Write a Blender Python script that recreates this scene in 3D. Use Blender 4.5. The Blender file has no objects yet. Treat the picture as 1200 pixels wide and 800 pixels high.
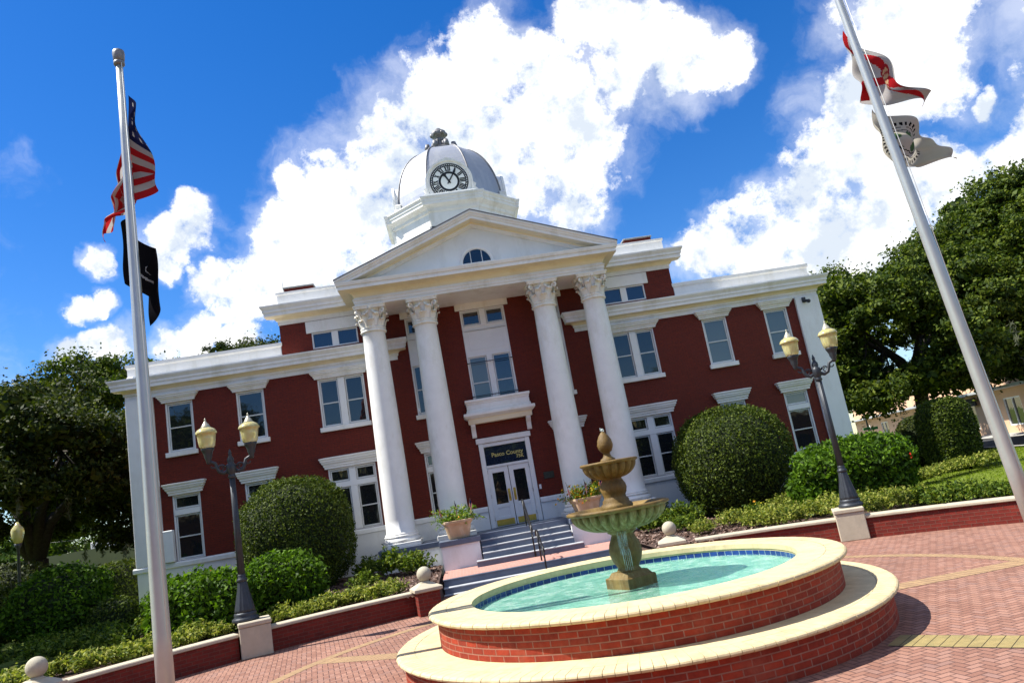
import bpy, bmesh, math, random
import numpy as np
from mathutils import Vector, Matrix
random.seed(7)
rng = np.random.default_rng(11)
PI = math.pi
SC = bpy.context.scene
COL = SC.collection
R = math.radians

SKYSAT, SKYHUE, CLOUD, SKYSTR, EXPO = 1.36, .511, 6.6, .110, .95
# ------------------------------------------------------------------ objects
def tag(o, label=None, cat=None, group=None, kind=None):
    if label: o['label'] = label
    if cat: o['category'] = cat
    if group: o['group'] = group
    if kind: o['kind'] = kind
    return o

def thing(name, label, cat, loc=(0, 0, 0), rz=0.0, group=None):
    o = bpy.data.objects.new(name, None)
    o.empty_display_size = 0.2
    COL.objects.link(o)
    o.location = loc
    o.rotation_euler = (0, 0, rz)
    return tag(o, label, cat, group)

def dup_tree(o, parent=None):
    c = o.copy()
    COL.objects.link(c)
    if parent is not None:
        c.parent = parent
    for ch in list(o.children):
        dup_tree(ch, c)
    return c

class MB:
    """collects geometry for one mesh object"""
    def __init__(s):
        s.v = []; s.f = []; s.m = []; s.sm = []; s.uv = []
    def add(s, verts, faces, mat=0, smooth=False, uvs=None):
        b = len(s.v)
        s.v.extend([tuple(p) for p in verts])
        for i, f in enumerate(faces):
            s.f.append(tuple(b + k for k in f))
            s.m.append(mat); s.sm.append(smooth)
            s.uv.append(uvs[i] if uvs else None)
        return s
    def box(s, x0, x1, y0, y1, z0, z1, mat=0, skip=''):
        v = [(x0,y0,z0),(x1,y0,z0),(x1,y1,z0),(x0,y1,z0),(x0,y0,z1),(x1,y0,z1),(x1,y1,z1),(x0,y1,z1)]
        F = {'b':(3,2,1,0),'t':(4,5,6,7),'f':(0,1,5,4),'r':(1,2,6,5),'k':(2,3,7,6),'l':(3,0,4,7)}
        return s.add(v, [F[k] for k in F if k not in skip], mat)
    def bbox(s, x0, x1, y0, y1, z0, z1, b=0.01, mat=0):
        """box with chamfered edges"""
        cx, cy, cz = (x0+x1)/2, (y0+y1)/2, (z0+z1)/2
        hx, hy, hz = (x1-x0)/2, (y1-y0)/2, (z1-z0)/2
        b = min(b, hx*.45, hy*.45, hz*.45)
        bm = bmesh.new()
        bmesh.ops.create_cube(bm, size=2)
        for q in bm.verts: q.co = Vector((q.co.x*hx+cx, q.co.y*hy+cy, q.co.z*hz+cz))
        bmesh.ops.bevel(bm, geom=bm.edges[:], offset=b, segments=1, affect='EDGES')
        bm.verts.index_update()
        s.add([q.co[:] for q in bm.verts], [[q.index for q in f.verts] for f in bm.faces], mat)
        bm.free(); return s
    def lathe(s, prof, n=24, c=(0,0), mat=0, smooth=True, rot=0.0, cap=True, mod=None):
        """prof: (r,z) list bottom->top"""
        b = []
        for (r, z) in prof:
            for k in range(n):
                a = 2*PI*k/n + rot
                rr = r*(mod(a, z) if mod else 1)
                b.append((c[0]+rr*math.cos(a), c[1]+rr*math.sin(a), z))
        f = []
        for i in range(len(prof)-1):
            for k in range(n):
                k2 = (k+1) % n
                f.append((i*n+k, i*n+k2, (i+1)*n+k2, (i+1)*n+k))
        s.add(b, f, mat, smooth)
        if cap:
            o = len(s.v)-len(b)
            for (i, rev) in ((0, True), (len(prof)-1, False)):
                if prof[i][0] > 1e-4:
                    l = [o+i*n+k for k in range(n)]
                    s.f.append(tuple(reversed(l)) if rev else tuple(l)); s.m.append(mat); s.sm.append(False); s.uv.append(None)
        return s
    def tube(s, path, rad, n=8, mat=0, smooth=True, cap=True):
        P = [Vector(p) for p in path]
        rad = rad if isinstance(rad, (list, tuple)) else [rad]*len(P)
        b = []; up = None
        for i, p in enumerate(P):
            t = (P[min(i+1, len(P)-1)]-P[max(i-1, 0)]).normalized()
            if up is None:
                up = t.orthogonal().normalized()
            else:
                up = (up - t*up.dot(t))
                up = up.normalized() if up.length > 1e-6 else t.orthogonal().normalized()
            w = t.cross(up)
            for k in range(n):
                a = 2*PI*k/n
                b.append(p + (up*math.cos(a)+w*math.sin(a))*rad[i])
        f = []
        for i in range(len(P)-1):
            for k in range(n):
                k2 = (k+1) % n
                f.append((i*n+k, i*n+k2, (i+1)*n+k2, (i+1)*n+k))
        if cap:
            f.append(tuple(range(n-1, -1, -1))); f.append(tuple((len(P)-1)*n+k for k in range(n)))
        return s.add(b, f, mat, smooth)
    def crown(s, x0, x1, yw, prof, mat=0, yback=None, ends=(1, 1), mats=None):
        """moulding: profile of (out, z) swept round the front and both ends of a wall strip facing -y"""
        yb = yw if yback is None else yback
        v = []
        for (o, z) in prof:
            v += [(x0-o*ends[0], yb, z), (x0-o*ends[0], yw-o, z), (x1+o*ends[1], yw-o, z), (x1+o*ends[1], yb, z)]
        b = len(s.v); s.v.extend(v)
        for i in range(len(prof)-1):
            for k in range(3):
                s.f.append((b+i*4+k, b+i*4+k+1, b+i*4+4+k+1, b+i*4+4+k))
                s.m.append(mats[i] if mats else mat); s.sm.append(False); s.uv.append(None)
        n = len(prof)-1
        s.f.append((b+3, b+2, b+1, b)); s.m.append(mats[0] if mats else mat); s.sm.append(False); s.uv.append(None)
        s.f.append((b+n*4, b+n*4+1, b+n*4+2, b+n*4+3)); s.m.append(mats[-1] if mats else mat); s.sm.append(False); s.uv.append(None)
        return s
    def loft(s, rings, mat=0, smooth=False, cap=True):
        n = len(rings[0]); b = len(s.v)
        for r_ in rings: s.v.extend([tuple(p) for p in r_])
        for i in range(len(rings)-1):
            for k in range(n):
                k2 = (k+1) % n
                s.f.append((b+i*n+k, b+i*n+k2, b+(i+1)*n+k2, b+(i+1)*n+k)); s.m.append(mat); s.sm.append(smooth); s.uv.append(None)
        if cap:
            s.f.append(tuple(b+k for k in range(n-1, -1, -1))); s.f.append(tuple(b+(len(rings)-1)*n+k for k in range(n)))
            for _ in range(2): s.m.append(mat); s.sm.append(False); s.uv.append(None)
        return s
    def arc_sweep(s, c, prof, a0, a1, n, mat=0, closed=False, smooth=False, vscale=1.0):
        """profile (r,z) swept about a vertical axis, with uv = (arc length, profile length)"""
        P = len(prof); b = len(s.v)
        L = [0.0]
        for i in range(1, P): L.append(L[-1]+math.hypot(prof[i][0]-prof[i-1][0], prof[i][1]-prof[i-1][1]))
        rr = max(p[0] for p in prof)
        m = n if closed else n+1
        for j in range(m):
            a = a0+(a1-a0)*j/n
            for (r, z) in prof: s.v.append((c[0]+r*math.cos(a), c[1]+r*math.sin(a), z))
        for j in range(n):
            j2 = (j+1) % m
            u0, u1 = rr*(a0+(a1-a0)*j/n), rr*(a0+(a1-a0)*(j+1)/n)
            for i in range(P-1):
                s.f.append((b+j*P+i, b+j2*P+i, b+j2*P+i+1, b+j*P+i+1)); s.m.append(mat); s.sm.append(smooth)
                s.uv.append([(u0, L[i]*vscale), (u1, L[i]*vscale), (u1, L[i+1]*vscale), (u0, L[i+1]*vscale)])
        return s
    def sphere(s, c, r, n=16, m=10, mat=0, sz=1.0):
        prof = []
        for i in range(m+1):
            t = -PI/2+PI*i/m
            prof.append((max(r*math.cos(t), 1e-5), c[2]+r*sz*math.sin(t)))
        return s.lathe(prof, n, (c[0], c[1]), mat, True, cap=False)
    def build(s, name, mats, parent=None, loc=(0, 0, 0), rz=0.0):
        me = bpy.data.meshes.new(name)
        me.from_pydata(s.v, [], s.f)
        mats = mats if isinstance(mats, (list, tuple)) else [mats]
        for m in mats: me.materials.append(m)
        me.polygons.foreach_set('material_index', s.m)
        me.polygons.foreach_set('use_smooth', s.sm)
        if any(u is not None for u in s.uv):
            l = me.uv_layers.new(name='UVMap'); k = 0
            flat = []
            for f, u in zip(s.f, s.uv):
                for i in range(len(f)):
                    flat += list(u[i]) if u is not None else [0.0, 0.0]
            l.data.foreach_set('uv', flat)
        me.validate(verbose=False)
        me.update()
        o = bpy.data.objects.new(name, me)
        COL.objects.link(o)
        o.location = loc; o.rotation_euler = (0, 0, rz)
        if parent is not None: o.parent = parent
        return o

def leaf_mesh(name, pts, size, mats, normals=None, bias=0.5, aspect=0.5, jitter=0.35, extra=None, bend=0.0):
    """one diamond-shaped leaf per point; numpy for speed"""
    n = len(pts)
    pts = np.asarray(pts, float)
    nv = rng.normal(size=(n, 3)); nv /= np.linalg.norm(nv, axis=1)[:, None]
    if normals is not None: nv = nv*(1-bias)+np.asarray(normals)*bias
    else: nv = nv*(1-bias)+np.array([0, 0, 1.0])*bias
    nv /= np.linalg.norm(nv, axis=1)[:, None]+1e-9
    t = rng.normal(size=(n, 3)); t -= nv*(t*nv).sum(1)[:, None]; t /= np.linalg.norm(t, axis=1)[:, None]+1e-9
    w = np.cross(nv, t)
    sz = size*(1+jitter*rng.uniform(-1, 1, n))[:, None] if np.isscalar(size) else np.asarray(size)*(1+jitter*rng.uniform(-1, 1, n))[:, None]
    a = pts-t*sz*.5; c = pts+t*sz*.5; mid = pts-t*sz*.05+nv*sz*bend
    b = mid+w*sz*aspect*.5; d = mid-w*sz*aspect*.5
    V = np.stack([a, b, c, d], 1).reshape(-1, 3)
    me = bpy.data.meshes.new(name)
    nb = n*4
    ev, ef, em = ([], [], []) if extra is None else extra
    me.vertices.add(nb+len(ev)); 
    allv = np.concatenate([V, np.asarray(ev, float).reshape(-1, 3)]) if len(ev) else V
    me.vertices.foreach_set('co', allv.astype(np.float32).ravel())
    loops = np.arange(nb); ls = np.arange(n)*4; lt = np.full(n, 4)
    if len(ef):
        el = np.concatenate([np.asarray(f)+nb for f in ef]); et = np.array([len(f) for f in ef])
        es = nb+np.concatenate([[0], np.cumsum(et)[:-1]])
        loops = np.concatenate([loops, el]); ls = np.concatenate([ls, es]); lt = np.concatenate([lt, et])
    me.loops.add(len(loops)); me.loops.foreach_set('vertex_index', loops.astype(np.int32))
    me.polygons.add(len(ls)); me.polygons.foreach_set('loop_start', ls.astype(np.int32)); me.polygons.foreach_set('loop_total', lt.astype(np.int32))
    mi = np.zeros(len(ls), np.int32)
    if len(ef): mi[n:] = em
    me.polygons.foreach_set('material_index', mi)
    me.update(calc_edges=True)
    mats = mats if isinstance(mats, (list, tuple)) else [mats]
    for m in mats: me.materials.append(m)
    me.validate(verbose=False)
    return me

def link_mesh(name, me, parent=None, loc=(0, 0, 0), rz=0.0, scale=None):
    o = bpy.data.objects.new(name, me); COL.objects.link(o)
    o.location = loc; o.rotation_euler = (0, 0, rz)
    if scale: o.scale = scale
    if parent is not None: o.parent = parent
    return o

# ------------------------------------------------------------------ materials
class NT:
    def __init__(s, name):
        s.mat = bpy.data.materials.new(name); s.mat.use_nodes = True
        s.t = s.mat.node_tree; s.t.nodes.clear()
        s.out = s.n('ShaderNodeOutputMaterial')
    def n(s, kind, **kw):
        q = s.t.nodes.new(kind)
        for k, v in kw.items():
            if k.startswith('i_'):
                q.inputs[k[2:].replace('_', ' ')].default_value = v
            else: setattr(q, k, v)
        return q
    def l(s, a, b): s.t.links.new(a, b)
    def val(s, x, inp):
        if hasattr(x, 'is_linked') or hasattr(x, 'links'): s.l(x, inp)
        else: inp.default_value = x
    def math(s, op, a, b=0.0, c=0.0):
        q = s.n('ShaderNodeMath', operation=op)
        for i, x in enumerate((a, b, c)): s.val(x, q.inputs[i])
        return q.outputs[0]
    def coord(s, which='Object'): return s.n('ShaderNodeTexCoord').outputs[which]
    def mapping(s, vec, scale=(1, 1, 1), rot=(0, 0, 0), loc=(0, 0, 0)):
        q = s.n('ShaderNodeMapping'); s.l(vec, q.inputs[0])
        q.inputs['Scale'].default_value = scale; q.inputs['Rotation'].default_value = rot; q.inputs['Location'].default_value = loc
        return q.outputs[0]
    def noise(s, vec, scale, detail=4, rough=0.6, out='Fac'):
        q = s.n('ShaderNodeTexNoise'); s.l(vec, q.inputs['Vector'])
        q.inputs['Scale'].default_value = scale; q.inputs['Detail'].default_value = detail; q.inputs['Roughness'].default_value = rough
        return q.outputs[out]
    def ramp(s, fac, stops, interp='LINEAR'):
        q = s.n('ShaderNodeValToRGB'); s.l(fac, q.inputs[0]); cr = q.color_ramp; cr.interpolation = interp
        while len(cr.elements) < len(stops): cr.elements.new(0.5)
        for e, (p, c) in zip(cr.elements, stops):
            e.position = p; e.color = (*c, 1) if len(c) == 3 else c
        return q.outputs[0]
    def mix(s, fac, a, b, blend='MIX'):
        q = s.n('ShaderNodeMix', data_type='RGBA', blend_type=blend)
        s.val(fac, q.inputs[0])
        for x, i in ((a, 6), (b, 7)):
            if isinstance(x, tuple): q.inputs[i].default_value = (*x, 1) if len(x) == 3 else x
            else: s.l(x, q.inputs[i])
        return q.outputs[2]
    def bump(s, h, dist=0.01, strength=1.0):
        q = s.n('ShaderNodeBump'); s.l(h, q.inputs['Height']); q.inputs['Distance'].default_value = dist; q.inputs['Strength'].default_value = strength
        return q.outputs[0]
    def principled(s, col, rough=0.6, metal=0.0, normal=None, spec=0.5, **kw):
        q = s.n('ShaderNodeBsdfPrincipled')
        if isinstance(col, tuple): q.inputs['Base Color'].default_value = (*col, 1)
        else: s.l(col, q.inputs['Base Color'])
        s.val(rough, q.inputs['Roughness']); q.inputs['Metallic'].default_value = metal
        q.inputs['Specular IOR Level'].default_value = spec
        if normal is not None: s.l(normal, q.inputs['Normal'])
        for k, v in kw.items(): q.inputs[k.replace('_', ' ')].default_value = v
        s.l(q.outputs[0], s.out.inputs[0]); return q

def surf(name, col, rough=0.6, metal=0.0, var=0.18, scale=2.0, bump=0.0, bscale=30.0, spec=0.4, dirt=None, dscale=1.2):
    """a plain painted / stone / metal surface: base colour with soft mottling, optional grime streaks and bump"""
    t = NT(name); o = t.coord('Object')
    n1 = t.noise(o, scale, 6, 0.65)
    lo = tuple(c*(1-var) for c in col); hi = tuple(min(1, c*(1+var*.6)) for c in col)
    c = t.ramp(n1, [(0.3, lo), (0.7, hi)])
    if dirt:
        n2 = t.noise(t.mapping(o, (1, 1, .35)), dscale, 8, 0.7)
        c = t.mix(t.ramp(n2, [(0.50, (0, 0, 0)), (0.72, (.75, .75, .75))]), c, dirt)
    nm = t.bump(t.noise(o, bscale, 5, 0.7), bump) if bump else None
    t.principled(c, rough, metal, nm, spec)
    return t.mat

def brick_mat(name, c1, c2, mortar, bw, bh, mort=0.008, uv=True, offset=.5, bump=.006, rough=.75, streak=None, var=.35, xz=False):
    t = NT(name)
    if uv: v = t.coord('UV')
    else:
        o = t.coord('Object'); sp = t.n('ShaderNodeSeparateXYZ'); t.l(o, sp.inputs[0])
        cb = t.n('ShaderNodeCombineXYZ')
        t.l(t.math('ADD', sp.outputs[0], sp.outputs[1]), cb.inputs[0]); t.l(sp.outputs[2], cb.inputs[1])
        v = cb.outputs[0]
    b = t.n('ShaderNodeTexBrick', offset=offset); t.l(v, b.inputs['Vector'])
    b.inputs['Color1'].default_value = (*c1, 1); b.inputs['Color2'].default_value = (*c2, 1); b.inputs['Mortar'].default_value = (*mortar, 1)
    b.inputs['Scale'].default_value = 1; b.inputs['Brick Width'].default_value = bw; b.inputs['Row Height'].default_value = bh
    b.inputs['Mortar Size'].default_value = mort; b.inputs['Mortar Smooth'].default_value = .3
    ob = t.coord('Object')
    n = t.noise(ob, 9, 6, .7)
    c = t.mix(1.0, b.outputs['Color'], t.ramp(n, [(.25, (1-var,)*3), (.75, (1.15,)*3)]), 'MULTIPLY')
    if streak:
        n2 = t.noise(t.mapping(ob, (1, 1, .6)), 2.2, 7, .72)
        c = t.mix(t.ramp(n2, [(.5, (0, 0, 0)), (.75, (.8, .8, .8))]), c, streak)
    h = t.math('ADD', t.math('MULTIPLY', b.outputs['Fac'], -1.0), t.math('MULTIPLY', t.noise(ob, 60, 4, .7), .5))
    t.principled(c, rough, 0, t.bump(h, bump), .3)
    return t.mat

def leaf_mat(name, cols, trans=0.35, rough=.6, tcol=None):
    t = NT(name)
    g = t.n('ShaderNodeNewGeometry')
    k = len(cols)
    c = t.ramp(g.outputs['Random Per Island'], [((i+.5)/k, cc) for i, cc in enumerate(cols)])
    p = t.n('ShaderNodeBsdfPrincipled'); t.l(c, p.inputs['Base Color']); p.inputs['Roughness'].default_value = rough
    p.inputs['Specular IOR Level'].default_value = .18
    tr = t.n('ShaderNodeBsdfTranslucent')
    t.l(t.mix(1.0, c, tcol or (1.25, 1.35, .6), 'MULTIPLY'), tr.inputs[0])
    m = t.n('ShaderNodeMixShader'); m.inputs[0].default_value = trans
    t.l(p.outputs[0], m.inputs[1]); t.l(tr.outputs[0], m.inputs[2]); t.l(m.outputs[0], t.out.inputs[0])
    return t.mat

M = {}
M['brick_red'] = brick_mat('painted_red_brick', (.165, .0175, .0055), (.135, .0145, .005), (.062, .008, .004), .21, .075, .006, uv=False, bump=.012, rough=.6, var=.34, streak=(.12, .016, .009))
M['white'] = surf('white_paint', (.80, .80, .78), .5, var=.07, scale=1.6, dirt=(.56, .54, .46), dscale=1.3, bump=.0015, bscale=40)
M['base_white'] = surf('white_stucco', (.78, .80, .80), .7, var=.06, scale=1.5, dirt=(.6, .6, .57), bump=.004, bscale=25)
M['cream'] = surf('cream_trim', (.80, .72, .52), .55, var=.06, scale=1.2, dirt=(.6, .5, .33), dscale=.7)  # cream tone on cornice soffits and bed mouldings
M['capital'] = surf('weathered_plaster', (.80, .78, .72), .65, var=.1, scale=5, dirt=(.62, .50, .30), dscale=5)
M['trim'] = surf('window_paint', (.78, .79, .78), .4, var=.04, scale=2)
M['sash'] = surf('sash_paint', (.62, .64, .63), .4, var=.05, scale=2)
M['dome'] = surf('dome_silver_paint', (.37, .39, .44), .42, .35, var=.05, scale=1.5, dirt=(.55, .55, .55), dscale=1.0)
M['finial'] = surf('grey_sheet_metal', (.20, .20, .21), .5, .4, var=.3, scale=6)
M['slate_paint'] = surf('slate_step_paint', (.10, .125, .18), .5, var=.2, scale=3, dirt=(.16, .18, .22))
M['tread'] = surf('tread_concrete', (.40, .42, .45), .75, var=.15, scale=5, dirt=(.25, .26, .28))
M['brass'] = surf('brass', (.62, .45, .10), .3, 1.0, var=.15, scale=6)
M['black_iron'] = surf('black_iron', (.012, .012, .014), .4, .2, var=.2)
M['roof'] = surf('flat_roofing', (.35, .35, .34), .8, var=.2)
M['gold'] = surf('gold_leaf', (.50, .43, .14), .45, .2, var=.05)
M['dial_black'] = surf('dial_black', (.010, .010, .012), .5, var=.1)
M['dial_white'] = surf('dial_opal', (.82, .85, .83), .4, var=.03)
M['coping'] = surf('buff_coping_stone', (.60, .49, .28), .7, var=.16, scale=5, bump=.004, bscale=50, dirt=(.40, .31, .17), dscale=4)
M['cap_stone'] = surf('cast_stone', (.45, .40, .30), .8, var=.12, scale=4, bump=.004, bscale=40, dirt=(.35, .32, .26), dscale=3)
M['ball_stone'] = surf('weathered_cast_stone', (.40, .37, .28), .85, var=.18, scale=5, bump=.004, bscale=40, dirt=(.24, .23, .17), dscale=4)
M['fountain_brick'] = brick_mat('fountain_brick', (.36, .040, .013), (.23, .025, .010), (.34, .15, .10), .235, .078, .009, bump=.010, streak=(.33, .085, .045), var=.35)
M['wall_brick'] = brick_mat('garden_wall_brick', (.20, .022, .012), (.13, .015, .009), (.16, .055, .038), .22, .075, .008, bump=.006, var=.3)
M['wall_brick_plain'] = surf('old_brick', (.14, .06, .04), .9, var=.2)
M['mulch'] = surf('bark_mulch', (.085, .050, .038), .95, var=.6, scale=14, bump=.03, bscale=22)
M['terracotta'] = surf('pale_terracotta', (.48, .335, .20), .85, var=.15, scale=5, dirt=(.60, .52, .42), dscale=4)
M['aluminium'] = surf('brushed_aluminium', (.47, .49, .47), .38, .55, var=.08, scale=3, dirt=(.45, .46, .44))
M['lamp_iron'] = surf('lamp_cast_iron', (.040, .046, .055), .45, .35, var=.25, scale=8, bump=.002)
M['asphalt'] = surf('asphalt', (.05, .05, .052), .9, var=.25, scale=5, bump=.004)
M['concrete'] = surf('concrete', (.42, .41, .38), .85, var=.15, scale=3)
M['peach'] = surf('peach_stucco', (.62, .40, .25), .85, var=.08, scale=1.0, dirt=(.5, .33, .22), dscale=.4)
M['olive_stucco'] = surf('olive_stucco', (.20, .19, .12), .85, var=.1, scale=.6)
M['sand_stucco'] = surf('sand_stucco', (.46, .31, .20), .85, var=.1, scale=.6)
M['awning'] = surf('grey_awning', (.40, .42, .43), .6, var=.1)
M['bark'] = surf('oak_bark', (.040, .034, .028), .95, var=.5, scale=8, bump=.03, bscale=14)
M['sign_green'] = surf('sign_green', (.01, .28, .10), .4, var=.05)
M['sign_white'] = surf('sign_white', (.8, .8, .8), .5, var=.03)
M['dark'] = surf('dark_interior', (.012, .012, .012), .8, var=.1)
M['plaque'] = surf('bronze_plaque', (.05, .055, .045), .4, .6, var=.3, scale=20)

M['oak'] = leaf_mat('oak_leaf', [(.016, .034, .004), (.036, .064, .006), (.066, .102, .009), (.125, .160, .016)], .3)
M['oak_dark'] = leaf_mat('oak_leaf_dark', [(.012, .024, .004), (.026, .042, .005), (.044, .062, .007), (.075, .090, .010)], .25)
M['box'] = leaf_mat('clipped_leaf', [(.020, .038, .005), (.040, .066, .006), (.066, .098, .009), (.110, .145, .014)], .22)
M['hib'] = leaf_mat('hibiscus_leaf', [(.026, .060, .005), (.050, .110, .006), (.080, .165, .008), (.125, .225, .012)], .35)
M['var'] = leaf_mat('variegated_leaf', [(.060, .100, .014), (.15, .19, .022), (.26, .29, .045), (.34, .34, .08)], .3)
M['low'] = leaf_mat('low_shrub_leaf', [(.030, .060, .008), (.060, .105, .010), (.105, .165, .014), (.17, .21, .022)], .3)
M['lime'] = leaf_mat('distant_leaf', [(.05, .09, .018), (.08, .13, .022), (.12, .17, .03)], .3)
M['moss'] = leaf_mat('spanish_moss', [(.10, .11, .07), (.15, .16, .10)], .35, .8, (1, 1, .9))
M['flower_red'] = leaf_mat('red_petal', [(.60, .012, .010), (.75, .03, .018)], .3, .5, (1, .6, .6))
M['flower_mix'] = leaf_mat('yellow_petal', [(.70, .42, .02), (.75, .22, .02), (.65, .60, .05)], .3, .5, (1, 1, .6))
M['grass'] = leaf_mat('grass_blade', [(.11, .165, .005), (.155, .225, .007), (.21, .285, .010)], .35, .6)
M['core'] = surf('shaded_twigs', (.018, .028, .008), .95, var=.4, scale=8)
M['lawn'] = surf('turf', (.12, .165, .008), .9, var=.35, scale=3, bump=.02, bscale=60)

# glass: mirrors the sky and the trees; base colour stands for a dark room, a drawn blind, some ground-floor reflections
def glass(name, col, rough=.02, spec=.9):
    t = NT(name); o = t.coord('Object')
    nm = t.bump(t.noise(o, 1.6, 2, .5), .004, .6)
    t.principled(col, rough, 0, nm, spec, IOR=1.52)
    return t.mat
M['glass'] = glass('dark_glass', (.010, .012, .015))
M['glass_blind_reflect'] = glass('blind_reflection_glass', (.10, .125, .125))
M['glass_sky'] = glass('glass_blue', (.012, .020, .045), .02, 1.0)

# lantern globe: amber ribbed acrylic
t = NT('amber_globe')
p = t.principled(t.ramp(t.noise(t.coord('Object'), 9, 3), [(.3, (.82, .72, .28)), (.7, (.90, .84, .42))]), .14, 0, None, .5)
p.inputs['Transmission Weight'].default_value = .5
p.inputs['Subsurface Weight'].default_value = .35
p.inputs['Subsurface Radius'].default_value = (.06, .05, .02)
M['globe'] = t.mat
M['globe_cap'] = surf('globe_cap', (.42, .40, .30), .4, .3, var=.1)

# statue stone: ochre cast stone with green algae lower down in the splash
t = NT('mossy_cast_stone'); o = t.coord('Object')
sp = t.n('ShaderNodeSeparateXYZ'); t.l(o, sp.inputs[0])
streak = t.noise(t.mapping(o, (7, 7, .8)), 2.5, 7, .7)
patch = t.noise(o, 3.5, 7, .7)
base = t.ramp(patch, [(.28, (.040, .022, .003)), (.5, (.135, .074, .012)), (.72, (.25, .155, .038))])
alg = t.ramp(streak, [(.35, (.060, .060, .014)), (.5, (.17, .165, .058)), (.72, (.34, .335, .19))])
band = t.n('ShaderNodeValToRGB'); t.l(t.math('DIVIDE', sp.outputs[2], 3.2), band.inputs[0])
cr = band.color_ramp
for pz, vv in ((.0, .35), (.40, .30), (.475, .60), (.50, .95), (.565, .9), (.585, .15), (.62, .1)):
    e = cr.elements.new(pz); e.color = (vv, vv, vv, 1)
cr.elements.remove(cr.elements[-1])
fac = t.math('MULTIPLY', band.outputs[0], t.math('ADD', .22, t.math('MULTIPLY', streak, 1.15)))
c = t.mix(fac, base, alg)
t.principled(c, .6, 0, t.bump(t.noise(o, 35, 6, .75), .008), .4)
M['statue'] = t.mat

# plaza: herringbone brick with tan bands
def plaza():
    t = NT('herringbone_pavers'); o = t.coord('Object')
    W = .092
    v = t.mapping(o, (1/W, 1/W, 1), (0, 0, R(-11)))
    sp = t.n('ShaderNodeSeparateXYZ'); t.l(v, sp.inputs[0])
    x, y = sp.outputs[0], sp.outputs[1]
    ix, iy = t.math('FLOOR', x), t.math('FLOOR', y)
    fx, fy = t.math('SUBTRACT', x, ix), t.math('SUBTRACT', y, iy)
    k = t.math('FLOORED_MODULO', t.math('SUBTRACT', ix, iy), 4.0)
    horiz = t.math('LESS_THAN', k, 1.5)
    kv = t.math('SUBTRACT', 3.0, k)
    u_h, v_h = t.math('ADD', fx, k), fy
    u_v, v_v = t.math('ADD', fy, kv), fx
    mixf = lambda a, b: t.math('ADD', t.math('MULTIPLY', horiz, a), t.math('MULTIPLY', t.math('SUBTRACT', 1.0, horiz), b))
    u, w = mixf(u_h, u_v), mixf(v_h, v_v)
    du = t.math('MINIMUM', u, t.math('SUBTRACT', 2.0, u)); dw = t.math('MINIMUM', w, t.math('SUBTRACT', 1.0, w))
    d = t.math('MINIMUM', du, dw)
    idx = mixf(t.math('SUBTRACT', ix, k), ix); idy = mixf(iy, t.math('SUBTRACT', iy, kv))
    cb = t.n('ShaderNodeCombineXYZ'); t.l(idx, cb.inputs[0]); t.l(idy, cb.inputs[1]); t.l(horiz, cb.inputs[2])
    wn = t.n('ShaderNodeTexWhiteNoise', noise_dimensions='3D'); t.l(cb.outputs[0], wn.inputs['Vector'])
    c = t.ramp(wn.outputs['Value'], [(0, (.235, .115, .082)), (.4, (.285, .146, .104)), (.75, (.33, .178, .130)), (1, (.26, .148, .118))])
    big = t.noise(o, .7, 6, .6)
    c = t.mix(1.0, c, t.ramp(big, [(.25, (.82,)*3), (.75, (1.12,)*3)]), 'MULTIPLY')
    st = t.noise(o, 1.9, 9, .75)
    c = t.mix(t.ramp(st, [(.56, (0, 0, 0)), (.74, (.6, .6, .6))]), c, (.13, .075, .055))
    fine = t.noise(o, 45, 4, .8)
    c = t.mix(1.0, c, t.ramp(fine, [(.25, (.8,)*3), (.8, (1.18,)*3)]), 'MULTIPLY')
    joint = t.ramp(d, [(.035, (1, 1, 1)), (.085, (0, 0, 0))])
    c = t.mix(joint, c, (.085, .045, .040))
    h = t.math('ADD', t.math('MULTIPLY', t.ramp(d, [(.02, (0, 0, 0)), (.12, (1, 1, 1))]), 1.0), t.math('MULTIPLY', fine, .4))
    t.principled(c, .8, 0, t.bump(h, .006), .25)
    return t.mat
M['plaza'] = plaza()
M['tan_paver'] = brick_mat('tan_pavers', (.36, .235, .125), (.31, .20, .11), (.17, .105, .07), .10, 10., .007, bump=.006, offset=0., var=.25)
M['tan_big'] = surf('tan_soldier_paver', (.28, .215, .085), .8, var=.25, scale=7, bump=.004, bscale=50, dirt=(.20, .18, .075), dscale=4)
M['tile'] = brick_mat('blue_glazed_tile', (.010, .030, .16), (.020, .065, .26), (.30, .42, .42), .15, .15, .006, offset=0., bump=.002, rough=.15, var=.2)
M['plaster'] = surf('pool_plaster', (.50, .84, .70), .7, var=.06, scale=2)
# water
t = NT('fountain_water'); o = t.coord('Object')
g = t.n('ShaderNodeBsdfGlossy'); g.inputs['Roughness'].default_value = .03
tr = t.n('ShaderNodeBsdfTransparent'); tr.inputs[0].default_value = (.80, .97, .92, 1)
nm = t.bump(t.math('ADD', t.noise(o, 7, 4, .65), t.math('MULTIPLY', t.noise(o, 24, 3, .6), .4)), .05, 1.0)
t.l(nm, g.inputs['Normal'])
fr = t.n('ShaderNodeFresnel'); fr.inputs[0].default_value = 1.33; t.l(nm, fr.inputs['Normal'])
df = t.n('ShaderNodeBsdfDiffuse'); t.l(t.ramp(t.noise(o, 4.5, 8, .72), [(.34, (.14, .46, .32)), (.5, (.33, .72, .53)), (.64, (.66, .95, .80))]), df.inputs[0]); t.l(nm, df.inputs['Normal'])
md = t.n('ShaderNodeMixShader'); md.inputs[0].default_value = .6; t.l(tr.outputs[0], md.inputs[1]); t.l(df.outputs[0], md.inputs[2])
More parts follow.
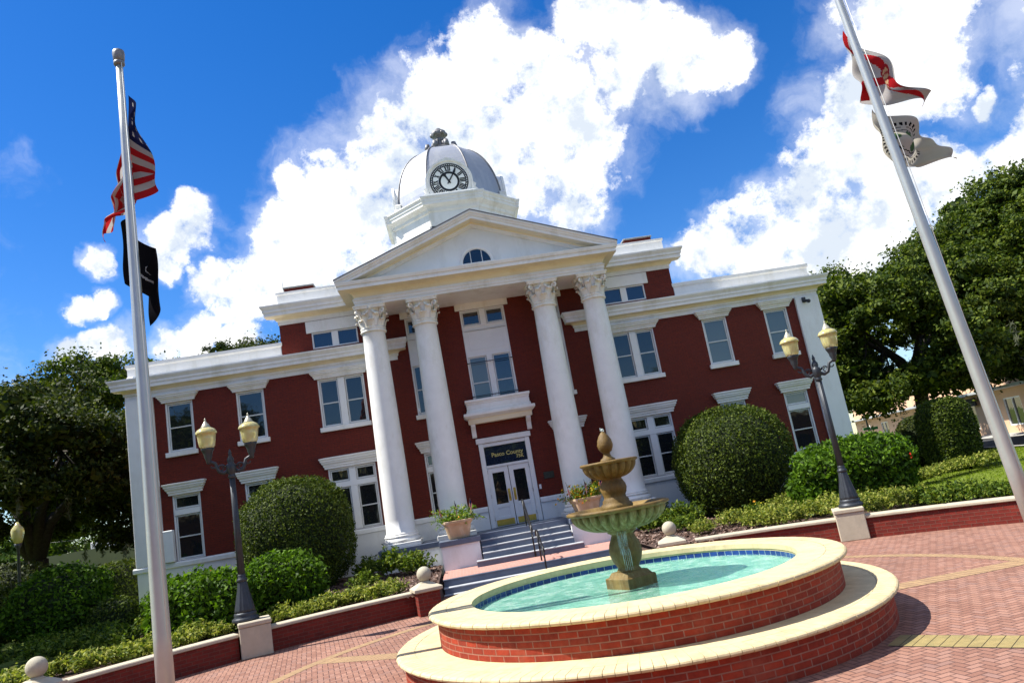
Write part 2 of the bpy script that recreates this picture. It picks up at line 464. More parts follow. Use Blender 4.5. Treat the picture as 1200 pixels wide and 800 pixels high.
ms = t.n('ShaderNodeMixShader'); t.l(t.math('MULTIPLY', fr.outputs[0], .5), ms.inputs[0]); t.l(md.outputs[0], ms.inputs[1]); t.l(g.outputs[0], ms.inputs[2])
t.l(ms.outputs[0], t.out.inputs[0]); M['water'] = t.mat
t = NT('falling_water'); o = t.coord('Object')
tr = t.n('ShaderNodeBsdfTransparent'); df = t.n('ShaderNodeBsdfPrincipled'); df.inputs['Base Color'].default_value = (.75, .9, .88, 1); df.inputs['Roughness'].default_value = .15
ms = t.n('ShaderNodeMixShader'); t.l(t.ramp(t.noise(t.mapping(o, (30, 30, 4)), 1.0, 4, .7), [(.4, (.05,)*3), (.75, (.75,)*3)]), ms.inputs[0])
t.l(tr.outputs[0], ms.inputs[1]); t.l(df.outputs[0], ms.inputs[2]); t.l(ms.outputs[0], t.out.inputs[0]); M['spill'] = t.mat
# ------------------------------------------------------------------ camera, sun, sky
cam_d = bpy.data.cameras.new('camera'); cam = bpy.data.objects.new('camera', cam_d); COL.objects.link(cam)
cam_d.sensor_width = 36.0; cam_d.lens = 873.058/1200*36; cam_d.clip_start = .1; cam_d.clip_end = 5000
Rm = Matrix(((0.98307205, 0.15208485, -0.10217404), (-0.06903819, -0.20907499, -0.97545957), (-0.16971466, 0.96600096, -0.19503612)))
cam.matrix_world = Matrix.Translation((-1.909, -27.085, 2.4)) @ Rm.to_4x4()
SC.camera = cam

EL, AZ = R(55), R(4)                                   # high sun, just behind the plane of the facade, from the left
sdir = Vector((-math.cos(AZ)*math.cos(EL), math.sin(AZ)*math.cos(EL), math.sin(EL)))
sun_d = bpy.data.lights.new('sun', 'SUN'); sun_d.energy = 5.0; sun_d.angle = R(.53); sun_d.color = (1, .95, .86)
sun = bpy.data.objects.new('sun', sun_d); COL.objects.link(sun)
sun.rotation_euler = sdir.to_track_quat('Z', 'Y').to_euler(); sun.location = sdir*60

W = bpy.data.worlds.new('World'); SC.world = W; W.use_nodes = True
T = W.node_tree; T.nodes.clear()
def wn(kind, **kw):
    q = T.nodes.new(kind)
    for k, v in kw.items(): setattr(q, k, v)
    return q
def wm(op, a, b=0., c=0.):
    q = wn('ShaderNodeMath', operation=op)
    for i, x in enumerate((a, b, c)):
        if hasattr(x, 'links'): T.links.new(x, q.inputs[i])
        else: q.inputs[i].default_value = x
    return q.outputs[0]
sky = wn('ShaderNodeTexSky', sky_type='NISHITA'); sky.sun_disc = False
sky.sun_elevation = EL; sky.sun_rotation = math.atan2(sdir.x, sdir.y); sky.altitude = 0
sky.air_density = 1.0; sky.dust_density = 0.15; sky.ozone_density = 4.0
hs = wn('ShaderNodeHueSaturation'); hs.inputs['Saturation'].default_value = SKYSAT; hs.inputs['Hue'].default_value = SKYHUE; hs.inputs['Value'].default_value = .84; T.links.new(sky.outputs[0], hs.inputs['Color'])
gm = wn('ShaderNodeGamma'); gm.inputs[1].default_value = 1.0; T.links.new(hs.outputs[0], gm.inputs[0])
tc = wn('ShaderNodeTexCoord'); D = tc.outputs['Generated']
warp = wn('ShaderNodeTexNoise'); warp.inputs['Scale'].default_value = 13; warp.inputs['Detail'].default_value = 6; warp.inputs['Roughness'].default_value = .55
T.links.new(D, warp.inputs['Vector'])
ws = wn('ShaderNodeVectorMath', operation='MULTIPLY_ADD'); T.links.new(warp.outputs['Color'], ws.inputs[0])
ws.inputs[1].default_value = (.085,)*3
wo = wn('ShaderNodeVectorMath', operation='ADD'); T.links.new(D, wo.inputs[0]); wo.inputs[1].default_value = (-.0425,)*3
T.links.new(wo.outputs[0], ws.inputs[2]); nw = wn('ShaderNodeVectorMath', operation='NORMALIZE'); T.links.new(ws.outputs[0], nw.inputs[0]); DW = nw.outputs[0]
BL = [(-0.2223,0.9269,0.3025,0.0515),(-0.1617,0.9305,0.3288,0.0745),(-0.0718,0.9212,0.3825,0.0916),(-0.1437,0.8948,0.4226,0.0252),(-0.0218,0.8944,0.4467,0.0745),(-0.0645,0.9525,0.2977,0.0687),(0.0563,0.8728,0.4847,0.0710),(0.1230,0.8401,0.5283,0.0550),(0.0910,0.9017,0.4227,0.1088),(0.1854,0.8663,0.4639,0.0974),(0.2559,0.8021,0.5396,0.0515),(0.2885,0.8200,0.4943,0.0710),(0.3520,0.8055,0.4768,0.0515),(0.3941,0.7935,0.4637,0.0367),(0.1773,0.9002,0.3978,0.0916),(0.2048,0.9135,0.3515,0.0573),(0.1713,0.8314,0.5285,0.0344),(0.2364,0.8691,0.4345,0.0458),(-0.2683,0.9101,0.3157,0.0298),(-0.2692,0.8839,0.3825,0.0344),(-0.2997,0.8810,0.3660,0.0321),(-0.3142,0.8873,0.3375,0.0206),(-0.3719,0.8625,0.3432,0.0206),(-0.4013,0.8682,0.2920,0.0183),(-0.3888,0.8724,0.2964,0.0160),(-0.2846,0.9262,0.2474,0.0344),(-0.3251,0.9119,0.2507,0.0252),(-0.2367,0.9399,0.2463,0.0298),(-0.3841,0.8880,0.2527,0.0275),(-0.4167,0.8754,0.2449,0.0206),(0.3754,0.8886,0.2636,0.0481),(0.4327,0.8639,0.2577,0.0596),(0.4800,0.8304,0.2830,0.0550),(0.4879,0.8434,0.2253,0.0687),(0.5233,0.7936,0.3105,0.0630),(0.5401,0.7535,0.3749,0.0630),(0.5679,0.7131,0.4110,0.0859),(0.5847,0.6724,0.4539,0.0802),(0.5930,0.7145,0.3713,0.0515),(0.5347,0.8105,0.2393,0.0745),(0.5673,0.7781,0.2698,0.0596),(0.5984,0.7605,0.2523,0.0435),(0.6378,0.7229,0.2656,0.0275),(0.6557,0.7085,0.2611,0.0252),(0.6350,0.7004,0.3259,0.0183),(0.5212,0.8334,0.1839,0.0687),(0.4197,0.8793,0.2250,0.0458),(0.7063,0.6591,0.2584,0.0687),(0.7606,0.5814,0.2888,0.1604),(-0.5324,0.8004,0.2755,0.0687),(-0.5838,0.7383,0.3378,0.1375),(-0.6570,0.7140,0.2419,0.1718),(0.7893,0.6003,0.1286,0.1718),(0.1703,0.6855,0.7079,0.1145),(-0.0892,0.6368,0.7658,0.1031),
      # a cloud mirrored in the panes, then unseen clouds added to fill the shaded front
      (.55,-.76,.36,.16),(-.75,-.5,.42,.25),(.75,-.3,.5,.25),(.0,-.75,.66,.15),(.05,-.5,.86,.34),(.62,-.35,.70,.30),(-.62,-.35,.70,.26),(.5,.35,.79,.2),(-.45,.45,.77,.16)]
acc = None
for (x, y, z, r) in BL:
    dp = wn('ShaderNodeVectorMath', operation='DOT_PRODUCT'); T.links.new(DW, dp.inputs[0])
    l = math.sqrt(x*x+y*y+z*z); dp.inputs[1].default_value = (x/l, y/l, z/l)
    f = wm('MULTIPLY_ADD', dp.outputs['Value'], 3.0/r**2, 1.5-3.0/r**2)       # 1 at the heart, 0 at the rim
    f = wm('MAXIMUM', f, -5.0)
    acc = f if acc is None else wm('SMOOTH_MAX', acc, f, .15)
def wnoise(vec, sc, det, ro):
    q = wn('ShaderNodeTexNoise'); T.links.new(vec, q.inputs['Vector']); q.inputs['Scale'].default_value = sc
    q.inputs['Detail'].default_value = det; q.inputs['Roughness'].default_value = ro; return q.outputs['Fac']
n1 = wm('ADD', wm('MULTIPLY', wnoise(D, 6, 3, .5), .38), wm('MULTIPLY', wnoise(D, 24, 12, .70), .62))
off = wn('ShaderNodeVectorMath', operation='ADD'); T.links.new(D, off.inputs[0]); off.inputs[1].default_value = tuple(sdir*.035)
n2 = wm('ADD', wm('MULTIPLY', wnoise(off.outputs[0], 7, 3, .5), .42), wm('MULTIPLY', wnoise(off.outputs[0], 17, 8, .6), .58))
dens = wm('ADD', acc, wm('MULTIPLY', wm('SUBTRACT', n1, .52), 6.5))
mr = wn('ShaderNodeMapRange', interpolation_type='SMOOTHSTEP'); T.links.new(dens, mr.inputs[0])
mr.inputs[1].default_value = -.2; mr.inputs[2].default_value = .95
veil = wm('ADD', wm('MULTIPLY', acc, .75), wm('MULTIPLY', wm('SUBTRACT', wnoise(DW, 9, 9, .6), .5), 7.0))
m2 = wn('ShaderNodeMapRange', interpolation_type='SMOOTHSTEP'); T.links.new(veil, m2.inputs[0])
m2.inputs[1].default_value = -1.2; m2.inputs[2].default_value = 1.6; m2.inputs[4].default_value = .42
alpha = wm('MAXIMUM', mr.outputs[0], m2.outputs[0])
relief = wm('ADD', .47, wm('MULTIPLY', wm('SUBTRACT', n1, n2), 3.2))
cl = wn('ShaderNodeValToRGB'); T.links.new(wm('ADD', relief, wm('MULTIPLY', wm('SUBTRACT', 1.0, mr.outputs[0]), .35)), cl.inputs[0])
cl.color_ramp.elements[0].position = .2; cl.color_ramp.elements[0].color = (.56, .62, .70, 1)
cl.color_ramp.elements[1].position = .75; cl.color_ramp.elements[1].color = (1, 1, 1, 1)
cs = wn('ShaderNodeVectorMath', operation='SCALE'); T.links.new(cl.outputs[0], cs.inputs[0]); cs.inputs[3].default_value = CLOUD
mx = wn('ShaderNodeMix', data_type='RGBA'); T.links.new(alpha, mx.inputs[0]); T.links.new(gm.outputs[0], mx.inputs[6]); T.links.new(cs.outputs[0], mx.inputs[7])
bg = wn('ShaderNodeBackground'); T.links.new(mx.outputs[2], bg.inputs[0]); bg.inputs[1].default_value = SKYSTR
wo2 = wn('ShaderNodeOutputWorld'); T.links.new(bg.outputs[0], wo2.inputs[0])
W.cycles.sampling_method = 'MANUAL'; W.cycles.sample_map_resolution = 512

vs = SC.view_settings; vs.view_transform = 'Standard'; vs.look = 'None'; vs.exposure = EXPO; vs.gamma = 1; vs.use_curve_mapping = False
SC.render.engine = 'CYCLES'; SC.cycles.max_bounces = 6; SC.cycles.transparent_max_bounces = 12; SC.cycles.use_denoising = True
SC.cycles.caustics_reflective = False; SC.cycles.caustics_refractive = False

# ------------------------------------------------------------------ ground, plaza, beds
FC = (.44, -15.6)            # fountain axis
AC, AR = (.3, -21.0), 12.85  # centre and radius of the curved garden wall
def arc_y(x, r):
    d = r*r-(x-AC[0])**2
    return AC[1]+math.sqrt(max(d, 0))
tag(MB().add([(-600,-600,-.06),(600,-600,-.06),(600,600,-.06),(-600,600,-.06)], [(0,1,2,3)]).build('ground', M['lawn']), 'flat ground reaching to the horizon', 'ground', kind='structure')
tag(MB().add([(-32,-60,0),(32,-60,0),(32,-4,0),(-32,-4,0)], [(0,1,2,3)]).build('plaza_paving', M['plaza']), 'pink herringbone brick plaza around the fountain', 'paving', kind='structure')
# tan bands in the paving: one ring and a few spokes
mb = MB()
def ring(r0, r1, z, a0=0, a1=2*PI, n=120, m=0):
    for j in range(n):
        p, q = a0+(a1-a0)*j/n, a0+(a1-a0)*(j+1)/n
        v = [(FC[0]+r*math.cos(a), FC[1]+r*math.sin(a), z) for a, r in ((p, r0), (p, r1), (q, r1), (q, r0))]
        mb.add(v, [(0, 1, 2, 3)], m, uvs=[[(p*r0, 0), (p*r0, r1-r0), (q*r0, r1-r0), (q*r0, 0)]])
ring(6.12, 6.36, .004)
def spoke(deg, r0, r1, w, z):
    a = R(deg); c, s_ = math.cos(a), math.sin(a)
    P = [(r0, -w/2), (r1, -w/2), (r1, w/2), (r0, w/2)]
    mb.add([(FC[0]+x*c-y*s_, FC[1]+x*s_+y*c, z) for x, y in P], [(0, 1, 2, 3)], 0, uvs=[[(x, y+w/2) for x, y in P]])
for dg in (0, 148): spoke(dg, 3.5, 6.12, .42, .004)
tag(mb.build('paving_band', M['tan_paver']), 'tan brick bands laid into the pink paving', 'paving', kind='structure')
mb = MB(); a = R(-49)
for i in range(26):
    r0 = 3.56+i*.137; wv = .23+.004*((i*7) % 3)
    P = [(r0, -wv), (r0+.128, -wv), (r0+.128, wv), (r0, wv)]
    c, s_ = math.cos(a), math.sin(a)
    lo = [(FC[0]+x*c-y*s_, FC[1]+x*s_+y*c, .005) for x, y in P]
    mb.add(lo, [(0, 1, 2, 3)])
P = [(3.58, -.25), (7.2, -.25), (7.2, .25), (3.58, .25)]
mb.add([(FC[0]+x*c-y*s_, FC[1]+x*s_+y*c, .0025) for x, y in P], [(0, 1, 2, 3)], 1)
tag(mb.build('soldier_course', [M['tan_big'], M['dark']]), 'row of large tan pavers with dark joints', 'paving', kind='structure')

def terrain(name, xs, yf, yb, zf, mat, label, cat, ny=14, amp=.02):
    mb = MB(); g = []
    for x in xs:
        y0, y1 = yf(x), yb(x)
        for j in range(ny+1):
            t_ = (j/ny)**1.6 if y1-y0 > 50 else j/ny
            y = y0+(y1-y0)*t_
            g.append((x, y, zf(x, y)+amp*math.sin(x*1.7+y*.6)*math.sin(y*1.3-x*.4)))
    n = ny+1
    f = [(i*n+j, (i+1)*n+j, (i+1)*n+j+1, i*n+j+1) for i in range(len(xs)-1) for j in range(ny)]
    mb.add(g, f, 0, True)
    return tag(mb.build(name, mat), label, cat, kind='structure')
bedz = lambda x, y: .43+.012*max(0, y+9)
def yf(x):
    dx = abs(x-AC[0])
    return arc_y(x, AR+.18) if dx < 11.2 else arc_y(AC[0]+11.2, AR+.18)-(dx-11.2)*1.75
lawnz = lambda x, y: .37-(.14 if abs(x) < 10.5 else 0)+(.0 if y < 6 else -.004*(y-6) if y < 60 else -.216)
for sgn, nm in ((-1, 'lawn'), (1, 'lawn')):
    xs = [sgn*v for v in (2.9, 3.2, 4, 5, 6, 7, 8, 9, 10, 11, 11.5, 12, 13, 14, 16, 19, 23, 28)]
    if sgn < 0: xs = xs[::-1]
    terrain(nm, xs, lambda x: max(yf(x), -34), lambda x: 0.3 if abs(x) < 13 else 70.0, lawnz, M['lawn'], 'mown green lawn '+('left of' if sgn < 0 else 'right of')+' the courthouse', 'lawn', ny=26, amp=.012)
for sgn in (-1, 1):
    xs = [sgn*v for v in np.linspace(2.74, 11.4, 26)]
    if sgn < 0: xs = xs[::-1]
    terrain('planting_bed', xs, yf, lambda x: -.05, bedz, M['mulch'], 'bark mulch planting bed before the '+('left' if sgn < 0 else 'right')+' wing', 'bed', ny=16)
# mulch bank dropping to the plaza beside the steps
for sgn in (-1, 1):
    mb = MB()
    ys = np.linspace(-8.6, -3.0, 14)
    v = []
    for y in ys: v += [(sgn*2.70, y, .0), (sgn*2.76, y, .30), (sgn*3.1, y, bedz(0, y)+.015)]
    f = []
    for i in range(13):
        for j in range(2):
            q = (i*3+j, i*3+j+1, (i+1)*3+j+1, (i+1)*3+j)
            f.append(q if sgn < 0 else q[::-1])
    mb.add(v, f, 0, True)
    tag(mb.build('bed_edge', M['mulch']), 'bark mulch bank '+('left' if sgn < 0 else 'right')+' of the entrance steps', 'bed', kind='structure')
# loose bark chips
pts = []
for sgn in (-1, 1):
    for _ in range(2600):
        x = sgn*random.uniform(2.8, 6.5); y = random.uniform(-8.8, -1.2)
        if y > arc_y(x, AR+.4): pass
        pts.append((x, min(y, arc_y(x, AR+9)), bedz(x, y)+.02))
M['chip'] = leaf_mat('bark_chip', [(.05, .028, .02), (.11, .06, .042), (.17, .11, .085), (.26, .19, .16)], 0.0, .9)
tag(link_mesh('bark_mulch', leaf_mesh('bark_mulch', pts, .11, M['chip'], bias=.6, aspect=.5)), 'loose brown bark chips on the planting beds', 'mulch', kind='stuff')
# ------------------------------------------------------------------ courthouse
CH = thing('courthouse', 'red brick courthouse with white columned portico and silver clock dome', 'courthouse', (0, 0, 0))
U1, U0, L1, L0, T1, T0 = 7.515, 5.736, 4.268, 2.058, 9.263, 8.658
ZP = 1.27                                           # portico floor
SING = [(10.71, 11.66), (8.22, 9.20)]; DBL = (4.64, 6.31); SIDE = (1.95, 2.90)
op = []
for sg in (-1, 1):
    o2 = lambda a: (min(sg*a[0], sg*a[1]), max(sg*a[0], sg*a[1]))
    for s_ in SING: op += [(*o2(s_), U0, U1), (*o2(s_), L0, L1)]
    op += [(*o2(DBL), U0, U1), (*o2(DBL), L0, L1), (*o2(DBL), T0, T1), (*o2(SIDE), U0-.1, T1), (*o2(SIDE), L0, L1)]
op += [(-.84, .84, 5.5, T1), (-.82, .82, ZP, 4.246)]
def wall_grid(mb, y, xa, xb, za, zb, op, depth, ztop=None):
    xs = sorted({xa, xb, *[o[0] for o in op], *[o[1] for o in op], -7.42, 7.42}); xs = [x for x in xs if xa <= x <= xb]
    zs = sorted({za, zb, *[o[2] for o in op], *[o[3] for o in op], 8.3}); zs = [z for z in zs if za <= z <= zb]
    for i in range(len(xs)-1):
        for j in range(len(zs)-1):
            cx, cz = (xs[i]+xs[i+1])/2, (zs[j]+zs[j+1])/2
            if any(o[0] < cx < o[1] and o[2] < cz < o[3] for o in op): continue
            if ztop and cz > ztop(cx): continue
            mb.add([(xs[i], y, zs[j]), (xs[i+1], y, zs[j]), (xs[i+1], y, zs[j+1]), (xs[i], y, zs[j+1])], [(0, 1, 2, 3)])
    for (a, b, c, d) in op:
        for q in (((a, c), (a, d)), ((b, d), (b, c)), ((a, d), (b, d)), ((b, c), (a, c))):
            (x0, z0), (x1, z1) = q
            mb.add([(x0, y, z0), (x1, y, z1), (x1, y+depth, z1), (x0, y+depth, z0)], [(0, 1, 2, 3)])
mb = MB(); wall_grid(mb, 0, -12.9, 12.9, L0, 9.8, op, .2, lambda x: 9.8 if abs(x) < 7.42 else 8.3)
# side and rear walls, attic block
mb.add([(-12.9,0,L0),(-12.9,20,L0),(-12.9,20,8.3),(-12.9,0,8.3)], [(3,2,1,0)]); mb.add([(12.9,0,L0),(12.9,20,L0),(12.9,20,8.3),(12.9,0,8.3)], [(0,1,2,3)])
mb.add([(-12.9,20,0),(12.9,20,0),(12.9,20,8.3),(-12.9,20,8.3)], [(3,2,1,0)])
mb.add([(-7.42,0,8.3),(-7.42,20,8.3),(-7.42,20,9.8),(-7.42,0,9.8)], [(3,2,1,0)]); mb.add([(7.42,0,8.3),(7.42,20,8.3),(7.42,20,9.8),(7.42,0,9.8)], [(0,1,2,3)])
mb.build('wall', M['brick_red'], CH)
mb = MB(); mb.add([(-12.9,0,8.45),(12.9,0,8.45),(12.9,20,8.45),(-12.9,20,8.45)], [(0,1,2,3)])
mb.add([(-7.4,.0,10.36),(7.4,.0,10.36),(7.4,20,10.36),(-7.4,20,10.36)], [(0,1,2,3)])
mb.build('flat_roof', M['roof'], CH)
# white base with its projecting band
mb = MB()
for x0, x1 in ((-12.96, -.95), (.95, 12.96)):
    if x0 < 0:
        mb.box(x0, x1, -.06, .3, 0, 1.86); mb.crown(x0, x1, 0, [(.06, 1.86), (.12, 1.88), (.12, 2.0), (.09, 2.05)], yback=.0, ends=(1, 0))
    else:
        mb.box(x0, x1, -.06, .3, 0, 1.86); mb.crown(x0, x1, 0, [(.06, 1.86), (.12, 1.88), (.12, 2.0), (.09, 2.05)], yback=.0, ends=(0, 1))
mb.box(-12.96, -12.9, .3, 20, 0, 2.05); mb.box(12.9, 12.96, .3, 20, 0, 2.05)
mb.build('base_course', M['base_white'], CH)
for sg in (-1, 1):
    mb = MB(); x0, x1 = sorted((sg*12.03, sg*12.97))
    mb.bbox(x0, x1, -.10, .9, 2.06, 7.80, .012)
    mb.build('corner_pilaster', M['base_white'], CH)
# cornices
wc = [(.03, 7.80), (.03, 7.93), (.07, 7.96), (.07, 8.03), (.14, 8.10), (.36, 8.13), (.36, 8.25), (.39, 8.27), (.39, 8.35), (.46, 8.46), (.46, 8.51), (.05, 8.55)]
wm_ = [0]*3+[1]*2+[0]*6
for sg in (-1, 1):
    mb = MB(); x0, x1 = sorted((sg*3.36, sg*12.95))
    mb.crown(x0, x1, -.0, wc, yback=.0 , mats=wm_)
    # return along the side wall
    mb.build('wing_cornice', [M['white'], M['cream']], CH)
    mb = MB(); x0, x1 = sorted((sg*7.44, sg*12.86))
    mb.crown(x0, x1, .02, [(.03, 8.50), (.03, 8.62), (0, 8.66), (0, 8.92), (.05, 8.98), (.05, 9.09)], yback=.35)
    mb.build('parapet', M['white'], CH)
c3 = [(.03, 9.72), (.03, 9.85), (.08, 9.88), (.14, 9.97), (.42, 10.0), (.42, 10.12), (.46, 10.15), (.46, 10.23), (.53, 10.34), (.53, 10.39), (.05, 10.42)]
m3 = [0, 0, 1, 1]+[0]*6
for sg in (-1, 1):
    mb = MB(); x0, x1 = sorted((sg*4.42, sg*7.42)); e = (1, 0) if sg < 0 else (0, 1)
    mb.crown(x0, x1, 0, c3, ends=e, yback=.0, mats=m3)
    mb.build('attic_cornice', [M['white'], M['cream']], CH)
    mb = MB(); x0, x1 = sorted((sg*2.0, sg*7.36))
    mb.crown(x0, x1, .02, [(.02, 10.40), (.02, 10.85), (.06, 10.88), (.06, 10.96)], yback=.4, ends=e)
    mb.build('attic_parapet', M['white'], CH)
    mb = MB(); x0, x1 = sorted((sg*6.2, sg*7.3))
    mb.box(x0, x1, 1.0, 1.7, 10.36, 11.40)
    ch = mb.build('chimney', M['brick_red'], CH)
    MB().bbox(x0-.04, x1+.04, .96, 1.74, 11.40, 11.46, .01).build('chimney_cap', M['roof'], ch)
MB().tube([(-7.25, .6, 10.9), (-7.25, .6, 12.0)], .012, 5).build('lightning_rod', M['aluminium'], CH)

# ---- windows
def bar(mb, x0, x1, z0, z1, y0, y1): mb.bbox(x0, x1, y0, y1, z0, z1, .006)
def sash(mb, x0, x1, z0, z1, y, mid=True, w=.045):
    bar(mb, x0, x0+w, z0, z1, y, y+.04); bar(mb, x1-w, x1, z0, z1, y, y+.04)
    bar(mb, x0+w, x1-w, z1-w, z1, y+.001, y+.041); bar(mb, x0+w, x1-w, z0, z0+w*1.3, y+.001, y+.041)
    if mid:
        zm = (z0+z1)/2; bar(mb, x0+w, x1-w, zm-.022, zm+.022, y-.012, y+.03)
def pane(p, rects, y, mat='glass'):
    for (x0, x1, z0, z1) in rects:
        o = MB().add([(x0, y, z0), (x1, y, z0), (x1, y, z1), (x0, y, z1)], [(0, 1, 2, 3)]).build('pane', M[mat], p)
    return o
HOOD = [(.00, 0), (.045, .01), (.045, .07), (.075, .09), (.075, .13), (.13, .19), (.13, .225), (.165, .245), (.165, .29), (.20, .325), (.20, .36), (.02, .385)]
def hood(p, x0, x1, z, prof=HOOD, top=None):
    k = 1.0 if top is None else top/.385
    MB().crown(x0-.02, x1+.02, 0, [(o+.03, z+h*k) for o, h in prof], yback=.0).build('hood', M['white'], p)
def sill(p, x0, x1, z):
    MB().bbox(x0-.07, x1+.07, -.11, .04, z-.15, z+.012, .012).build('sill', M['white'], p)
def window(x0, x1, z0, z1, kind='single', transom=False, mat='glass', hd=True, sl=True, mats=None):
    c = .055; mb = MB()
    bar(mb, x0, x0+c, z0, z1, .03, .16); bar(mb, x1-c, x1, z0, z1, .03, .16); bar(mb, x0+c, x1-c, z1-c, z1, .031, .161)
    bar(mb, x0+c, x1-c, z0, z0+.03, .031, .161)
    xs = [(x0+c, x1-c)]
    if kind == 'double':
        m = (x0+x1)/2; bar(mb, m-.12, m+.12, z0+.03, z1-c, .02, .15); xs = [(x0+c, m-.12), (m+.12, x1-c)]
    zt = z1-c
    if transom:
        zb = z1-.50; bar(mb, x0+c, x1-c, zb-.19, zb, .012, .15)
    f = mb.build('window', M['trim'], CH)
    rc = []
    for a, b in xs:
        sb = MB()
        if transom:
            sash(sb, a+.012, b-.012, z1-.50+.012, zt-.012, .07, False); rc.append((a+.04, b-.04, z1-.48, zt-.03)); sb.build('transom_sash', M['sash'], f); sb = MB()
            sash(sb, a+.012, b-.012, z0+.04, z1-.70, .07); rc.append((a+.04, b-.04, z0+.06, z1-.72))
        else:
            sash(sb, a+.012, b-.012, z0+.04, zt-.012, .07); rc.append((a+.04, b-.04, z0+.06, zt-.03))
        sb.build('sash', M['sash'], f)
    if mats and len(mats) == len(rc):
        for r_, m_ in zip(rc, mats): pane(f, [r_], .095, m_)
    else: pane(f, rc, .095, mat)
    if hd: hood(f, x0, x1, z1, top=(.32 if z1 > 6 else .42))
    if sl: sill(f, x0, x1, z0)
    return f
def sg2(a, sg): return tuple(sorted((sg*a[0], sg*a[1])))
for sg in (-1, 1):
    for i, s_ in enumerate(SING):
        window(*sg2(s_, sg), U0, U1, mat='glass_blind_reflect' if (sg > 0) else 'glass')
        window(*sg2(s_, sg), L0, L1, transom=True, sl=False, mats=['glass_blind_reflect', 'glass'] if sg > 0 else ['glass', 'glass_blind_reflect'] if i == 1 else None)  # paler ground-floor panes: a lighter reflection painted into the glass colour
    window(*sg2(DBL, sg), U0, U1, 'double')
    window(*sg2(DBL, sg), L0, L1, 'double', transom=True, sl=False)
    # attic pair under a plain lintel
    x0, x1 = sg2(DBL, sg); m = (x0+x1)/2; mb = MB()
    for a, b in ((x0, x0+.055), (m-.12, m+.12), (x1-.055, x1)): bar(mb, a, b, T0, T1, .02, .15)
    for a, b in ((x0+.055, m-.12), (m+.12, x1-.055)): bar(mb, a, b, T1-.05, T1, .021, .15); bar(mb, a, b, T0, T0+.05, .021, .15)
    f = mb.build('attic_window', M['trim'], CH)
    pane(f, [(x0+.05, m-.11, T0+.04, T1-.04), (m+.11, x1-.05, T0+.04, T1-.04)], .07, 'glass_sky')
    MB().bbox(x0-.17, x1+.17, -.05, .1, T1, 9.70, .01).build('lintel', M['white'], f)
    # tall white panelled bay between the outer columns
    x0, x1 = sg2(SIDE, sg); mb = MB(); z0 = U0-.1
    bar(mb, x0, x0+.06, z0, T1, .02, .16); bar(mb, x1-.06, x1, z0, T1, .02, .16)
    bar(mb, x0+.06, x1-.06, T1-.05, T1, .021, .16); bar(mb, x0+.06, x1-.06, T0-.04, T0, .021, .16); bar(mb, x0+.06, x1-.06, z0, z0+.04, .021, .16)
    mb.box(x0+.06, x1-.06, .05, .16, 7.50, T0-.04)
    bar(mb, x0+.06, x1-.06, 7.46, 7.52, .022, .16)
    f = mb.build('window', M['trim'], CH)
    sb = MB(); sash(sb, x0+.07, x1-.07, z0+.05, 7.45, .07); sb.build('sash', M['sash'], f)
    sb = MB(); sash(sb, x0+.07, x1-.07, T0+.01, T1-.06, .07, False); sb.build('sash', M['sash'], f)
    pane(f, [(x0+.1, x1-.1, z0+.08, 7.43), (x0+.1, x1-.1, T0+.03, T1-.09)], .095)
    MB().bbox(x0-.15, x1+.15, -.05, .1, T1, 9.53, .01).build('lintel', M['white'], f)
    sill(f, x0, x1, z0)
    window(*sg2(SIDE, sg), L0, L1, transom=True, sl=False)
# centre bay over the door
mb = MB(); x0, x1 = -.84, .84
bar(mb, x0, x0+.06, 5.5, T1, .02, .16); bar(mb, x1-.06, x1, 5.5, T1, .02, .16); bar(mb, -.11, .11, 5.5, 7.47, .018, .15); bar(mb, -.11, .11, T0, T1, .018, .15)
for a, b in ((x0+.06, -.11), (.11, x1-.06)): bar(mb, a, b, T1-.05, T1, .021, .16)
mb.box(x0+.06, x1-.06, .05, .16, 7.47, T0)
for za, zb in ((7.46, 7.54), (T0-.06, T0)): bar(mb, x0+.06, x1-.06, za, zb, .022, .16)
for q in ((x0+.2, x1-.2, 7.72, 7.735), (x0+.2, x1-.2, 8.42, 8.435)): bar(mb, q[0], q[1], q[2], q[3], .035, .06)
for q in (x0+.2, x1-.215): bar(mb, q, q+.015, 7.72, 8.435, .036, .06)
f = mb.build('window', M['trim'], CH)
rc = []
for a, b in ((x0+.06, -.11), (.11, x1-.06)):
    sb = MB(); sash(sb, a+.01, b-.01, 5.5, 7.46, .07); sb.build('sash', M['sash'], f)
    sb = MB(); sash(sb, a+.01, b-.01, T0+.01, T1-.055, .07, False); sb.build('sash', M['sash'], f)
    rc += [(a+.04, b-.04, 5.52, 7.43), (a+.04, b-.04, T0+.03, T1-.08)]
pane(f, [rc[1], rc[3]], .095, 'glass'); pane(f, [rc[2]], .095, 'glass_sky'); pane(f, [rc[0]], .095, 'glass_blind_reflect')
MB().bbox(x0-.16, x1+.16, -.05, .1, T1, 9.53, .01).build('lintel', M['white'], f)
for z in (5.98, 7.22):
    mb = MB(); mb.tube([(-.86, -.10, z), (.86, -.10, z)], .014, 6)
    for x in (-.82, 0, .82): mb.tube([(x, .03, z), (x, -.10, z)], .012, 5)
    mb.build('banner_rod', M['black_iron'], CH)

